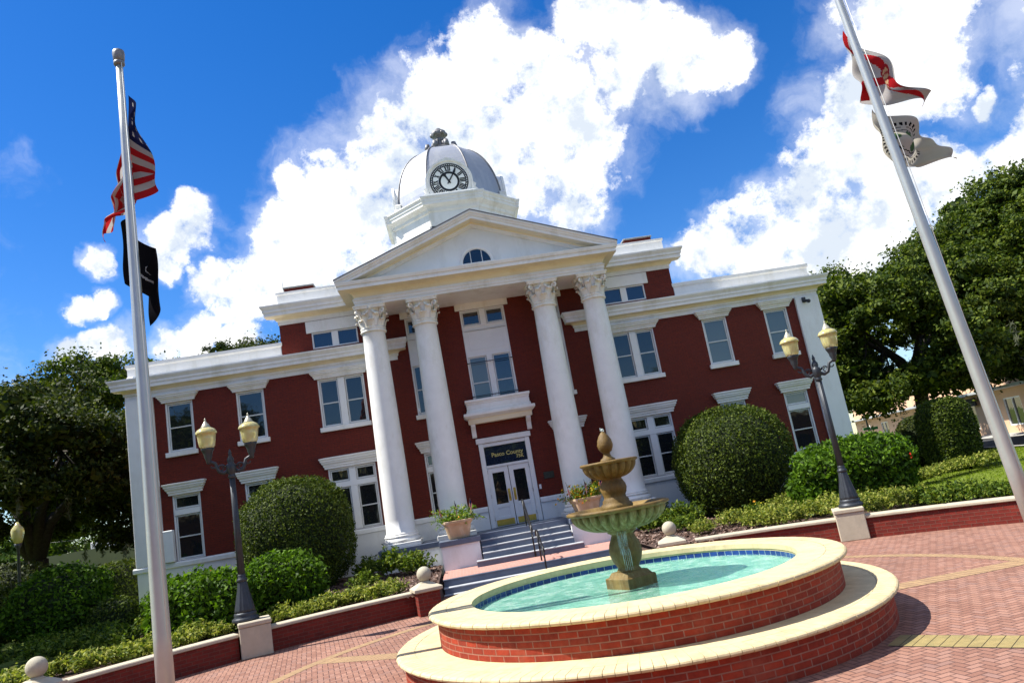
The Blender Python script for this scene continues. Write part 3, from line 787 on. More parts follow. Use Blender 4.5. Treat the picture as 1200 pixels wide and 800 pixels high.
# ---- balcony hood over the door
mb = MB()
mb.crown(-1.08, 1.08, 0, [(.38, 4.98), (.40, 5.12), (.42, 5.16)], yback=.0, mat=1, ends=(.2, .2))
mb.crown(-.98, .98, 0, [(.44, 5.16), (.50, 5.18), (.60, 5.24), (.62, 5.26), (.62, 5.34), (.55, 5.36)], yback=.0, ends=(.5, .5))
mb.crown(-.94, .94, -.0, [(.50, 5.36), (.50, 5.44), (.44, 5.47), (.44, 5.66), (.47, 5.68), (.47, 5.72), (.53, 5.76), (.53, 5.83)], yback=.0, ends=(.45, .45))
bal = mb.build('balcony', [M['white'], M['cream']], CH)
for sg in (-1, 1):
    mb = MB(); x0, x1 = sorted((sg*.93, sg*1.09))
    pr = [(0, 4.52), (.07, 4.50), (.12, 4.56), (.13, 4.66), (.17, 4.76), (.26, 4.83), (.33, 4.90), (.35, 4.98), (.35, 5.06), (0, 5.06)]
    n = len(pr); v = [(x0, -o, z) for o, z in pr]+[(x1, -o, z) for o, z in pr]
    mb.add(v, [tuple(range(n)), tuple(range(2*n-1, n-1, -1))]+[(i, i+n, (i+1) % n+n, (i+1) % n) for i in range(n)])
    mb.build('bracket', M['white'], bal)

# ---- entrance doors
MB().bbox(-1.0, 1.0, -.09, .1, 4.262, 4.45, .012).build('door_lintel', M['white'], CH)
mb = MB()
for a, b in ((-.93, -.76), (.76, .93)): mb.bbox(a, b, -.08, .2, ZP, 4.25, .012)
mb.bbox(-.76, .76, -.02, .2, 4.12, 4.25, .01); mb.bbox(-.76, .76, -.02, .2, 3.36, 3.45, .01)
df = mb.build('door_frame', M['trim'], CH)
pane(df, [(-.77, .77, 3.44, 4.13)], .05, 'glass_sky').name = 'transom_pane'
for sg in (-1, 1):
    x0, x1 = sorted((sg*.012, sg*.755)); mb = MB(); w = .16
    mb.bbox(x0, x0+w, .02, .08, ZP+.01, 3.355, .006); mb.bbox(x1-w, x1, .02, .08, ZP+.01, 3.355, .006)
    mb.bbox(x0+w, x1-w, .021, .079, 3.17, 3.355, .006); mb.bbox(x0+w, x1-w, .021, .079, 1.93, 2.06, .006); mb.bbox(x0+w, x1-w, .021, .079, ZP+.01, 1.62, .006)
    mb.box(x0+w, x1-w, .045, .075, 1.62, 1.93)
    d = mb.build('door', M['trim'], CH)
    pane(d, [(x0+w-.01, x1-w+.01, 2.05, 3.18)], .05, 'glass')
    MB().bbox(x0+.05, x1-.05, .010, .02, ZP+.04, 1.52, .004).build('kick_plate', M['brass'], d)
    mb = MB(); hx = sg*.10
    mb.bbox(hx-.045, hx+.045, .008, .019, 2.12, 2.55, .004); mb.tube([(hx, .01, 2.2), (hx, -.07, 2.22), (hx, -.07, 2.46), (hx, .01, 2.48)], .016, 6)
    mb.build('handle', M['brass'], d)
    mb = MB()
    for z in (1.5, 2.3, 3.15): mb.bbox(sg*.765-.015, sg*.765+.015, -.028, .0, z, z+.14, .004)
    mb.build('hinge', M['black_iron'], d)
def text_mesh(body, size, depth=0.004, align='LEFT'):
    cu = bpy.data.curves.new('lettering', 'FONT'); cu.body = body; cu.size = size; cu.extrude = depth; cu.offset = size*.022; cu.align_x = align; cu.align_y = 'CENTER'; cu.resolution_u = 4
    o = bpy.data.objects.new('lettering_source', cu); COL.objects.link(o)
    bpy.context.view_layer.update()
    dg = bpy.context.evaluated_depsgraph_get()
    me = bpy.data.meshes.new_from_object(o.evaluated_get(dg))
    bpy.data.objects.remove(o); return me
for body, x, z, sz in (('Pasco County', .06, 3.80, .205), ('75K', .50, 3.63, .17)):
    me = text_mesh(body, sz, .003, 'CENTER' if x < .2 else 'CENTER'); me.materials.append(M['gold'])
    o = link_mesh('lettering', me, df, (x, .042, z)); o.rotation_euler = (PI/2, 0, 0); o.data.name = 'lettering'
MB().bbox(1.22, 1.60, -.03, .0, 2.66, 2.90, .008).build('plaque', M['plaque'], CH)
MB().bbox(.99, 1.07, -.03, .0, 2.34, 2.50, .008).build('intercom', M['sign_white'], CH)
for x, z in ((-12.15, 7.4), (12.35, 7.45)):
    mb = MB(); mb.bbox(x-.07, x+.07, -.17, -.10, z+.10, z+.30, .01); mb.tube([(x, -.16, z+.16), (x+.05, -.34, z+.10)], [.05, .06], 8); mb.sphere((x+.06, -.36, z+.09), .075, 10, 8)
    mb.build('security_camera', M['lamp_iron'], CH)
MB().bbox(-12.02, -11.66, -.22, -.0, 2.06, 3.12, .02).build('utility_box', M['base_white'], CH)

# ---- portico: floor, columns, entablature, pediment
mb = MB(); mb.box(-4.62, 4.62, -2.0, -.06, 0, 1.10)
for sg in (-1, 1): mb.box(*sorted((sg*1.47, sg*2.68)), -2.96, -2.0, 0, 1.10)
pf = mb.build('portico_base', M['base_white'], CH)
mb = MB(); mb.bbox(-4.72, 4.72, -2.1, -.061, 1.101, ZP, .012)
for sg in (-1, 1): mb.bbox(*sorted((sg*1.43, sg*2.73)), -3.03, -2.1, 1.101, ZP-.001, .012)
mb.box(-1.43, 1.43, -2.42, -2.1, 1.101, ZP-.002)
mb.build('portico_floor', M['slate_paint'], CH)
# steps: five risers to the landing, two and a plinth below it
RS = (ZP-.38)/5
mb = MB()
for i in range(1, 5):
    z = .38+RS*(5-i); y1 = -2.42-.30*(i-1); y0 = y1-.30; hw = 1.43 if i < 4 else 1.66
    if i < 4: mb.box(-hw, hw, y0, y1 if i > 1 else -2.2, .2, z-.03)
    else: mb.box(-hw, hw, y0-.06, y1-.0, .2, z-.03)
    yy = y0 if i < 4 else y0-.06
    mb.bbox(-hw, hw, yy-.02, y1+.0, z-.03, z, .006, 1)
mb.box(-1.43, 1.43, -2.42, -2.2, .2, 1.1)
mb.box(-2.66, 2.66, -5.58, -2.9, 0, .35); mb.box(-2.66, 2.66, -5.9, -5.58, 0, .16); mb.box(-2.66, 2.66, -6.2, -5.9, -.02, .02)
mb.bbox(-2.68, 2.68, -5.62, -5.50, .35, .378, .006, 0); mb.bbox(-2.68, 2.68, -5.92, -5.58, .16, .19, .006, 1); mb.box(-2.68, 2.68, -6.22, -5.9, .02, .03, 1)
st = mb.build('entrance_steps', [M['slate_paint'], M['tread']], CH)
mb = MB(); v = [(-2.68, -5.50), (2.68, -5.50), (2.68, -2.9), (-2.68, -2.9)]
mb.add([(x, y, .381) for x, y in v], [(0, 1, 2, 3)], uvs=[[(x, y) for x, y in v]])
mb.build('brick_landing', brick_mat('landing_brick', (.46, .23, .19), (.40, .19, .155), (.42, .30, .26), .2, .1, .008, bump=.003, var=.15), CH)

def column_mesh():
    s = MB(); pr = []
    for i in range(17):
        t_ = i/16; r = .485-.095*(t_**1.7); pr.append((r, 1.74+t_*(8.56-1.74)))
    pr = [(.54, 1.66), (.54, 1.70), (.51, 1.73)]+pr+[(.40, 8.575)]
    s.lathe(pr, 40); return s
def base_mesh():
    s = MB(); s.bbox(-.645, .645, -.645, .645, ZP, 1.42, .015)
    pr = [(.60, 1.42)]+[(.58+.045*math.sin(PI*i/8), 1.42+.13*i/8) for i in range(9)]+[(.55, 1.565), (.545, 1.59)]+[(.545+.03*math.sin(PI*i/6), 1.59+.07*i/6) for i in range(7)]+[(.53, 1.665)]
    s.lathe(pr, 36); return s
def capital_mesh():
    s = MB()
    s.lathe([(.40, 8.56), (.445, 8.58), (.455, 8.62), (.42, 8.65), (.40, 8.66), (.44, 8.69), (.445, 8.73), (.41, 8.75)], 32)
    s.lathe([(.385, 8.74), (.39, 8.95), (.41, 9.15), (.47, 9.34), (.50, 9.38)], 32)
    def leaf(a, z0, h, r0, w, out):
        # acanthus: a ribbon that rises along the bell and rolls outwards at the tip
        P = [(r0, z0), (r0+.03, z0+h*.35), (r0+.055, z0+h*.7), (r0+.10, z0+h*.95), (r0+out, z0+h), (r0+out+.03, z0+h*.90), (r0+out*.9, z0+h*.82)]
        ws = [w*.75, w*.98, w, w*.95, w*.8, w*.55, w*.3]
        ca, sa = math.cos(a), math.sin(a); v = []
        for (r, z), ww in zip(P, ws):
            for k in (-1, -.5, 0, .5, 1):
                rr = r+(.028*(1-abs(k)))-(.012 if abs(k) == .5 else 0)
                v.append((rr*ca-k*ww*sa, rr*sa+k*ww*ca, z-.02*abs(k)*(1 if z > z0+h*.5 else 0)))
        f = [(i*5+k, i*5+k+1, (i+1)*5+k+1, (i+1)*5+k) for i in range(len(P)-1) for k in range(4)]
        s.add(v, f, 0, True)
    for k in range(8): leaf(2*PI*k/8, 8.74, .27, .405, .125, .13)
    for k in range(8): leaf(2*PI*(k+.5)/8, 8.76, .45, .405, .12, .17)
    for k in range(4):
        a = PI/4+PI/2*k; ca, sa = math.cos(a), math.sin(a)
        pa = []; ra = []
        for i in range(15):
            t_ = i/14; th = t_*2.3*PI; rr = .095*(1-.72*t_)
            pa.append(((.60+rr*math.cos(PI*.9-th))*ca, (.60+rr*math.cos(PI*.9-th))*sa, 9.26+rr*math.sin(PI*.9-th))); ra.append(.045-.015*t_)
        pa = [(.43*ca, .43*sa, 9.05), (.48*ca, .48*sa, 9.22)]+pa; ra = [.03, .04]+ra
        s.tube(pa, ra, 7)
        b = a+PI/4; s.sphere((.50*math.cos(b), .50*math.sin(b), 9.40), .075, 10, 7)
        for q in (-1, 1):
            c2 = b+q*.30; s.tube([(.42*math.cos(c2), .42*math.sin(c2), 9.05), (.47*math.cos(c2), .47*math.sin(c2), 9.22), (.50*math.cos(b+q*.12), .50*math.sin(b+q*.12), 9.30)], [.02, .03, .035], 6)
    def aba(h, z):
        p = []
        for k in range(4):
            a0 = PI/4+PI/2*k
            for t_ in (-.06, .06): p.append((h*1.36*math.cos(a0+t_), h*1.36*math.sin(a0+t_), z))
            for t_ in (.25, .5, .75):
                a = a0+PI/2*t_; rr = h*(1.36-.36*math.sin(PI*t_)*1.08)
                p.append((rr*math.cos(a), rr*math.sin(a), z))
        return p
    s.loft([aba(.52, 9.37), aba(.535, 9.40), aba(.535, 9.43), aba(.56, 9.46), aba(.56, 9.50)])
    return s
proto = None
for x in (-3.956, -2.142, 2.142, 3.956):
    if proto is None:
        c = column_mesh().build('column', M['white'], CH, (x, -1.376, 0))
        base_mesh().build('column_base', M['white'], c); capital_mesh().build('capital', M['capital'], c); proto = c
    else:
        c = dup_tree(proto, CH); c.location = (x, -1.376, 0)
en = [(0, 9.502), (0, 9.58), (.03, 9.59), (.03, 9.67), (.06, 9.70), (.06, 9.73), (.0, 9.75), (0, 9.80), (.05, 9.90), (.14, 9.97), (.46, 10.01), (.46, 10.13), (.50, 10.15), (.53, 10.25), (.53, 10.27)]
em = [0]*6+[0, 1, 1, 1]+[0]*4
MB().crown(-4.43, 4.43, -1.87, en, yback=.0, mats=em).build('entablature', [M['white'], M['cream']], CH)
AP, SL = 12.23, .377
ztop = lambda x: AP-SL*abs(x)
mb = MB(); mb.add([(-4.9, -1.80, 10.265), (4.9, -1.80, 10.265), (0, -1.80, 12.05)], [(0, 1, 2)])
tym = mb.build('tympanum', M['base_white'], CH)
pr = [(0, -1.6), (0, -2.40), (.06, -2.40), (.10, -2.36), (.16, -2.34), (.18, -2.31), (.27, -2.31), (.28, -2.26), (.29, -1.96), (.35, -1.94), (.41, -1.87), (.46, -1.85), (.46, -1.79)]
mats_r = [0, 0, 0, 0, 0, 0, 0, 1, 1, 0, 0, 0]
mb = MB(); xs = [-4.97, -4.6, -4.0, -3.6, -3.2, 0, 3.2, 3.6, 4.0, 4.6, 4.97]; v = []
for x in xs:
    for h, y in pr: v.append((x, y, max(ztop(x)-h, 10.268)))
n = len(pr)
for i in range(len(xs)-1):
    for k in range(n-1):
        b = [v[i*n+k], v[i*n+k+1], v[(i+1)*n+k+1], v[(i+1)*n+k]]
        mb.add(b, [(3, 2, 1, 0)], mats_r[k])
for i, fl in ((0, 1), (len(xs)-1, 0)): mb.add([v[i*n+k] for k in range(n)], [tuple(range(n))])
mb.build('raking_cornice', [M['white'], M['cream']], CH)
mb = MB(); mb.add([(-4.99, -2.42, ztop(4.99)+.004), (0, -2.42, AP+.004), (4.99, -2.42, ztop(4.99)+.004), (-4.99, 3.5, ztop(4.99)+.004), (0, 3.5, AP+.004), (4.99, 3.5, ztop(4.99)+.004),
                   (-4.99, -2.42, ztop(4.99)+.04), (0, -2.42, AP+.04), (4.99, -2.42, ztop(4.99)+.04), (-4.99, 3.5, ztop(4.99)+.04), (0, 3.5, AP+.04), (4.99, 3.5, ztop(4.99)+.04)],
                  [(0, 1, 4, 3), (1, 2, 5, 4), (6, 9, 10, 7), (7, 10, 11, 8), (0, 6, 7, 1), (1, 7, 8, 2), (3, 4, 10, 9), (4, 5, 11, 10), (0, 3, 9, 6), (2, 8, 11, 5)])
mb.build('pediment_roof', M['finial'], CH)
mb = MB(); c0 = (0, 10.45); N = 20
def arcp(r, y): return [(r*math.cos(PI*i/N), y, c0[1]+r*math.sin(PI*i/N)) for i in range(N+1)]
for ra, rb, ya, yb in ((.50, .54, -1.83, -1.86), (.54, .60, -1.86, -1.86), (.60, .62, -1.86, -1.80)):
    A, B = arcp(ra, ya), arcp(rb, yb); b = A+B; k = N+1
    mb.add(b, [(i, i+1, i+1+k, i+k) for i in range(N)])
mb.bbox(-.66, .66, -1.92, -1.79, c0[1]-.09, c0[1]-.0, .01)
for x in (-.2, .2): mb.bbox(x-.012, x+.012, -1.84, -1.81, c0[1], c0[1]+.44, .003)
lf = mb.build('lunette_window', M['white'], CH)
MB().add([(0, -1.815, c0[1])]+arcp(.5, -1.815), [(0, i+1, i+2) for i in range(N)]).build('pane', M['glass'], lf)

# ---- clock tower
TY = 10.2
def octa(a, z, rot=0.0):
    r = a/math.cos(PI/8)
    return [(r*math.cos(PI/8+PI/4*k), TY+r*math.sin(PI/8+PI/4*k), z) for k in range(8)]
mb = MB()
mb.loft([octa(3.05, 10.3), octa(3.05, 15.2), octa(3.12, 15.25), octa(3.12, 15.42), octa(3.0, 15.46), octa(3.0, 16.10), octa(3.08, 16.16), octa(3.10, 16.30), octa(3.20, 16.38), octa(3.32, 16.46), octa(3.32, 16.60), octa(3.36, 16.63), octa(3.36, 16.72), octa(3.43, 16.82), octa(3.43, 16.88), octa(2.9, 16.98)])
mb.loft([octa(2.85, 16.95), octa(2.85, 17.12), octa(2.80, 17.16), octa(2.70, 17.22)])
for k in range(4):
    a = PI/2*k; ca, sa = math.cos(a), math.sin(a)
    def P(u, d, z): return (u*ca+d*sa, TY+u*sa-d*ca, z)
    def rect(hw, d, z): return [P(-hw, d, z), P(hw, d, z), P(hw, 2.2, z), P(-hw, 2.2, z)]
    pr2 = [(1.20, 3.12, 10.4), (1.20, 3.12, 16.10), (1.26, 3.18, 16.17), (1.28, 3.20, 16.30), (1.34, 3.26, 16.38), (1.48, 3.40, 16.46), (1.48, 3.40, 16.60), (1.51, 3.43, 16.63), (1.51, 3.43, 16.72), (1.56, 3.48, 16.81), (1.56, 3.48, 16.865), (1.3, 3.0, 16.96), (1.22, 3.0, 16.97), (1.22, 3.0, 17.14)]
    mb.loft([rect(*q) for q in pr2])
mb.build('drum', M['white'], CH)
mb = MB(); rings = []
for i in range(15):
    t_ = (PI/2)*i/14
    rings.append(octa(.72+1.93*math.cos(t_)**.92 if i < 14 else .72, 17.18+3.36*math.sin(t_)**1.02))
b = len(mb.v); mb.loft(rings, smooth=False)
dome = mb.build('dome', M['dome'], CH)
mb = MB()
for k in range(8):
    pa = []
    for rg in rings:
        p = Vector(rg[k]); o_ = Vector((p.x, p.y-TY, 0)).normalized()*.012; pa.append(p+o_)
    mb.tube(pa, .045, 6)
mb.build('dome_rib', M['finial'], dome)
mb = MB()
mb.loft([octa(.78, 20.50), octa(.88, 20.55), octa(.88, 20.66), octa(.80, 20.72), octa(.62, 20.80), octa(.55, 20.86)])
mb.lathe([(.55, 20.84), (.40, 20.95), (.34, 21.10), (.30, 21.28), (.36, 21.34), (.28, 21.40), (.27, 21.46), (.38, 21.56), (.44, 21.70), (.40, 21.86), (.26, 21.94), (.18, 22.0), (.15, 22.06), (.04, 22.10)], 12, (0, TY))
for k in range(8):
    a = PI/8+PI/4*k; ca, sa = math.cos(a), math.sin(a)
    mb.tube([(.72*ca, TY+.72*sa, 20.70), (.80*ca, TY+.80*sa, 20.85), (.76*ca, TY+.76*sa, 21.02), (.66*ca, TY+.66*sa, 21.08)], [.13, .15, .13, .05], 6)
    mb.tube([(.50*ca, TY+.50*sa, 20.85), (.42*ca, TY+.42*sa, 21.12), (.26*ca, TY+.26*sa, 21.38)], [.09, .08, .05], 5)
for k in range(6):
    a = PI/3*k; mb.sphere((.36*math.cos(a), TY+.36*math.sin(a), 21.70), .13, 8, 6)
mb.build('finial', M['finial'], dome)
# clock dormers on the four cardinal faces
CZ = 17.72
roman = ['XII', 'I', 'II', 'III', 'IIII', 'V', 'VI', 'VII', 'VIII', 'IX', 'X', 'XI']
for k in range(4):
    a = PI/2*k; ca, sa = math.cos(a), math.sin(a)
    def P(u, d, z): return (u*ca+d*sa, TY+u*sa-d*ca, z)
    s = MB(); N = 24; dF, dB = 2.86, 1.5
    def outl(r, d, e=.0):
        p = [P(-r, d, 16.96)]
        for i in range(N+1):
            t_ = PI-PI*i/N; zz = CZ+r*math.sin(t_)
            if e: zz += e*max(0, 1-abs(math.cos(t_))*3)
            p.append(P(r*math.cos(t_), d, zz))
        p.append(P(r, d, 16.96)); return p
    s.loft([outl(1.10, dB), outl(1.10, dF-.06), outl(1.17, dF-.05, .10), outl(1.17, dF+.06, .10), outl(1.08, dF+.065), outl(1.06, dF)], cap=True)
    for sg in (-1, 1):
        v = [P(sg*1.10, dF-.02, 16.96), P(sg*1.38, dF-.02, 16.96), P(sg*1.38, dF-.02, 17.15), P(sg*1.24, dF-.02, 17.3), P(sg*1.30, dF-.02, 17.48), P(sg*1.10, dF-.02, 17.62)]
        w = [P(sg*1.10, dF-.3, 16.96), P(sg*1.38, dF-.3, 16.96), P(sg*1.38, dF-.3, 17.15), P(sg*1.24, dF-.3, 17.3), P(sg*1.30, dF-.3, 17.48), P(sg*1.10, dF-.3, 17.62)]
        n = 6; s.add(v+w, [tuple(range(n)), tuple(range(2*n-1, n-1, -1))]+[(i, i+n, (i+1) % n+n, (i+1) % n) for i in range(n)])
    ck = s.build('clock', M['white'], CH)
    if k in (1, 2): continue                        # the rear and far-side dials cannot be seen
    def annulus(r0, r1, d, name, mat, nn=48):
        q = MB()
        for i in range(nn):
            t0, t1 = 2*PI*i/nn, 2*PI*(i+1)/nn
            q.add([P(r*math.sin(t), d, CZ+r*math.cos(t)) for r, t in ((r0, t0), (r0, t1), (r1, t1), (r1, t0))], [(0, 1, 2, 3)])
        return q.build(name, mat, ck)
    annulus(0, .95, dF+.006, 'dial', M['dial_white'])
    for r0, r1 in ((.80, .955), (.41, .52)):
        q = MB()
        for i in range(48):
            t0, t1 = 2*PI*i/48, 2*PI*(i+1)/48
            q.add([P(r*math.sin(t), dF+.012, CZ+r*math.cos(t)) for r, t in ((r0, t0), (r0, t1), (r1, t1), (r1, t0))], [(0, 1, 2, 3)])
        q.build('dial_ring', M['dial_black'], ck)
    q = MB()
    for i in range(60):
        t = 2*PI*i/60; w = .020
        q.add([P(.875*math.sin(t)+dx, dF+.016, CZ+.875*math.cos(t)+dz) for dx, dz in ((-w, -w), (w, -w), (w, w), (-w, w))], [(0, 1, 2, 3)])
    q.build('minute_mark', M['dial_white'], ck)
    q = MB()
    for i, rn in enumerate(roman):
        t = 2*PI*i/12; h = .128; rad = .66; ws = {'I': .078, 'V': .15, 'X': .15}
        tot = sum(ws[c_] for c_ in rn); x = -tot/2
        def put(p0, p1, wd):
            d_ = Vector((p1[0]-p0[0], p1[1]-p0[1])); nn = Vector((-d_.y, d_.x)).normalized()*wd/2
            pts = [(p0[0]+nn.x, p0[1]+nn.y), (p1[0]+nn.x, p1[1]+nn.y), (p1[0]-nn.x, p1[1]-nn.y), (p0[0]-nn.x, p0[1]-nn.y)]
            vv = []
            for (u, r_) in pts:
                rr = rad+r_; vv.append(P(rr*math.sin(t)+u*math.cos(t), dF+.014, CZ+rr*math.cos(t)-u*math.sin(t)))
            q.add(vv, [(0, 1, 2, 3)])
        for c_ in rn:
            w = ws[c_]; m = x+w/2
            if c_ == 'I': put((m, -h), (m, h), .058)
            if c_ == 'V': put((m-.05, h), (m, -h), .058); put((m+.05, h), (m, -h), .030)
            if c_ == 'X': put((m-.05, h), (m+.05, -h), .058); put((m+.05, h), (m-.05, -h), .030)
            x += w
    q.build('numerals', M['dial_black'], ck)
    q = MB()
    def hand(deg, ln, w, d, tail):
        t = R(deg); sx, cx = math.sin(t), math.cos(t)
        pts = [(-w*.5, -tail), (w*.5, -tail), (w*.6, ln*.55), (w*1.1, ln*.68), (0, ln), (-w*1.1, ln*.68), (-w*.6, ln*.55)]
        q.add([P(r_*sx+u*cx, d, CZ+r_*cx-u*sx) for u, r_ in pts], [tuple(range(7))])
    hand(332, .56, .075, dF+.03, .12); q.build('hour_hand', M['dial_black'], ck)
    q = MB(); hand(34, .78, .055, dF+.04, .16); q.build('minute_hand', M['dial_black'], ck)
# ------------------------------------------------------------------ fountain
FT = thing('fountain', 'round two-step brick fountain with buff coping and tiered stone bowls', 'fountain', (FC[0], FC[1], 0))
def drum_wall(r, z0, z1, name, mat, n=96): return MB().arc_sweep((0, 0), [(r, z0), (r, z1)], 0, 2*PI, n, closed=True).build(name, mat, FT)
drum_wall(3.46, 0, .385, 'lower_wall', M['fountain_brick']); drum_wall(2.92, .45, .85, 'upper_wall', M['fountain_brick'])
def coping(r_in, r_out, z0, z1, n, name, split):
    """bullnose header bricks round the rim with open joints, a second ring of brick behind"""
    s = MB(); g = .0035; h = z1-z0
    prof = [(split, z0), (r_out-.05, z0)]+[(r_out-.05+.05*math.sin(PI*i/6), z0+h/2-h/2*math.cos(PI*i/6)) for i in range(7)]+[(r_out-.05, z1), (split, z1)]
    prof = [prof[0]]+prof[1:2]+prof[3:8]+prof[9:]
    for j in range(n):
        jz = .0012*math.sin(j*12.9898); jr = .0025*math.sin(j*78.233)
        a0 = 2*PI*j/n+g/r_out; a1 = 2*PI*(j+1)/n-g/r_out
        am = (a0+a1)/2; v = []
        for a in (a0, am, a1):
            for r, z in prof: v.append(((r+jr)*math.cos(a), (r+jr)*math.sin(a), z+jz))
        k = len(prof)
        f = [(i, i+k, i+k+1, i+1) for i in range(k-1)]+[(i+k, i+2*k, i+2*k+1, i+k+1) for i in range(k-1)]+[tuple(range(k)), tuple(range(3*k-1, 2*k-1, -1))]
        s.add(v, f, 0, False)
    m = n//2
    for j in range(m):
        a0 = 2*PI*j/m+.0012/split; a1 = 2*PI*(j+1)/m-.0012/split; v = []
        for t in range(4):
            a = a0+(a1-a0)*t/3
            for r, z in ((split-.006, z0), (split-.006, z1-.001), (r_in, z1-.001), (r_in, z0)): v.append((r*math.cos(a), r*math.sin(a), z))
        s.add(v, [(t*4+i, t*4+4+i, t*4+5+i, t*4+1+i) for t in range(3) for i in range(3)])
    s.arc_sweep((0, 0), [(r_out-.06, z0+.004), (r_out-.06, z1-.005), (r_in+.02, z1-.005), (r_in+.02, z0+.004)], 0, 2*PI, 96, 1, closed=True)
    return s.build(name, [M['coping'], M['mortar']], FT)
M['mortar'] = surf('coping_mortar', (.30, .23, .14), .9, var=.2, scale=8)
coping(2.88, 3.56, .385, .455, 168, 'lower_coping', 3.30)
coping(2.40, 3.04, .845, .92, 146, 'upper_coping', 2.78)
MB().arc_sweep((0, 0), [(2.42, .30), (2.42, .70), (2.42, .72)], 0, 2*PI, 96, closed=True).build('basin_wall', M['plaster'], FT)
MB().arc_sweep((0, 0), [(2.418, .72), (2.418, .815)], 0, 2*PI, 96, closed=True).build('tile_band', M['tile'], FT)
MB().arc_sweep((0, 0), [(2.416, .815), (2.41, .90)], 0, 2*PI, 96, closed=True).build('rim_face', M['coping'], FT)
MB().add([(2.43*math.cos(2*PI*i/64), 2.43*math.sin(2*PI*i/64), .36) for i in range(64)], [tuple(range(64))]).build('basin_floor', M['plaster'], FT)
# pedestal, bowls and finial
s = MB(); a = R(26); c_, s_ = math.cos(a), math.sin(a)
def sq(h, z): return [(x*c_-y*s_, x*s_+y*c_, z) for x, y in ((-h, -h), (h, -h), (h, h), (-h, h))]
s.loft([sq(.27, .30), sq(.27, .885), sq(.255, .90), sq(.235, .90), sq(.19, .97)])
s.lathe([(.175, .95), (.185, .98), (.16, 1.02), (.165, 1.04), (.215, 1.12), (.245, 1.22), (.248, 1.29), (.225, 1.38), (.185, 1.46), (.165, 1.51), (.19, 1.53), (.22, 1.545), (.22, 1.575), (.25, 1.60)], 28)
s.build('pedestal', M['statue'], FT)
flute = lambda n, d: (lambda ang, z: 1-d*(1-abs(math.sin(ang*n/2)))**1.5)
def bowl(r, z0, z1, n, name):
    s = MB(); H = z1-z0
    out = []
    for i in range(13):
        t_ = i/12; out.append((r*(.30+.62*math.sin(t_*PI/2)**.95), z0+H*.80*(1-math.cos(t_*PI/2))**.9))
    s.lathe(out, n*12, rot=0, mod=flute(n, .13), cap=False)
    rim = [(r*.92, z0+H*.80), (r*.955, z0+H*.84), (r*.99, z0+H*.87), (r*1.0, z0+H*.92), (r*.985, z0+H*.98), (r*.95, z1), (r*.90, z1-.01), (r*.84, z0+H*.86), (r*.6, z0+H*.66), (r*.2, z0+H*.5)]
    s.lathe(rim, 64, cap=False)
    return s.build(name, M['statue'], FT)
bowl(.79, 1.575, 1.925, 28, 'lower_bowl')
s = MB(); s.lathe([(.16, 1.72), (.24, 1.88), (.25, 1.925), (.235, 1.96), (.20, 1.985), (.205, 2.01), (.17, 2.05), (.165, 2.08), (.19, 2.13), (.205, 2.19), (.195, 2.25), (.165, 2.30), (.15, 2.33), (.17, 2.36)], 28)
s.build('stem', M['statue'], FT)
bowl(.45, 2.34, 2.61, 18, 'upper_bowl')
s = MB(); s.lathe([(.12, 2.52), (.12, 2.62), (.11, 2.645), (.075, 2.665), (.055, 2.70), (.055, 2.735), (.085, 2.76), (.115, 2.81), (.122, 2.86), (.108, 2.93), (.075, 3.0), (.035, 3.05), (.008, 3.075)], 20, mod=lambda a, z: 1+(.03*math.sin(a*6+z*40) if z > 2.74 else 0))
s.build('finial', M['statue'], FT)
# water: pool surface, the sheet falling from the lower bowl and the bubble at the top
s = MB(); rg = [(.0001+2.41*((i/10)**.8)) for i in range(11)]; n = 64
for i, r in enumerate(rg):
    pass
v = []; f = []
for i, r in enumerate(rg):
    for k in range(n): v.append((FC[0]+r*math.cos(2*PI*k/n), FC[1]+r*math.sin(2*PI*k/n), .745))
for i in range(10):
    for k in range(n): f.append((i*n+k, i*n+(k+1) % n, (i+1)*n+(k+1) % n, (i+1)*n+k))
tag(MB().add(v, f, 0, True).build('fountain_water', M['water']), 'rippled turquoise water filling the fountain basin', 'water', kind='structure')
s = MB(); n = 22; v = []; f = []
rows = [(.20, 1.585), (.235, 1.55), (.245, 1.50), (.25, 1.42), (.258, 1.34), (.262, 1.27)]
for j, (r, z) in enumerate(rows):
    for k in range(n+1):
        a = R(-105)+R(44)*(k/n-.5)*(1-.07*j); rr = r+.012*math.sin(k*1.9)+.006*math.sin(k*4.1+j)
        zz = z-.03*abs(math.sin(k*1.3))*(j == len(rows)-1)*2
        v.append((FC[0]+rr*math.cos(a), FC[1]+rr*math.sin(a), zz))
for j in range(len(rows)-1):
    for k in range(n): f.append((j*(n+1)+k, j*(n+1)+k+1, (j+1)*(n+1)+k+1, (j+1)*(n+1)+k))
s.add(v, f, 0, True)
for k in range(5):
    a = R(-112+6*k); s.tube([(FC[0]+.258*math.cos(a), FC[1]+.258*math.sin(a), 1.30), (FC[0]+.262*math.cos(a), FC[1]+.262*math.sin(a), 1.18-.04*(k % 3)), (FC[0]+.25*math.cos(a), FC[1]+.25*math.sin(a), 1.0)], [.006, .005, .003], 5)
tag(s.build('falling_water', M['spill']), 'sheet of water spilling under the lower fountain bowl', 'water', kind='structure')
s = MB(); s.sphere((FC[0], FC[1], 3.085), .03, 8, 6); s.tube([(FC[0]-.02, FC[1], 3.08), (FC[0]-.03, FC[1], 3.13)], [.016, .008], 6)
tag(s.build('water_bubble', M['spill']), 'bubble of water on the fountain finial', 'water', kind='structure')

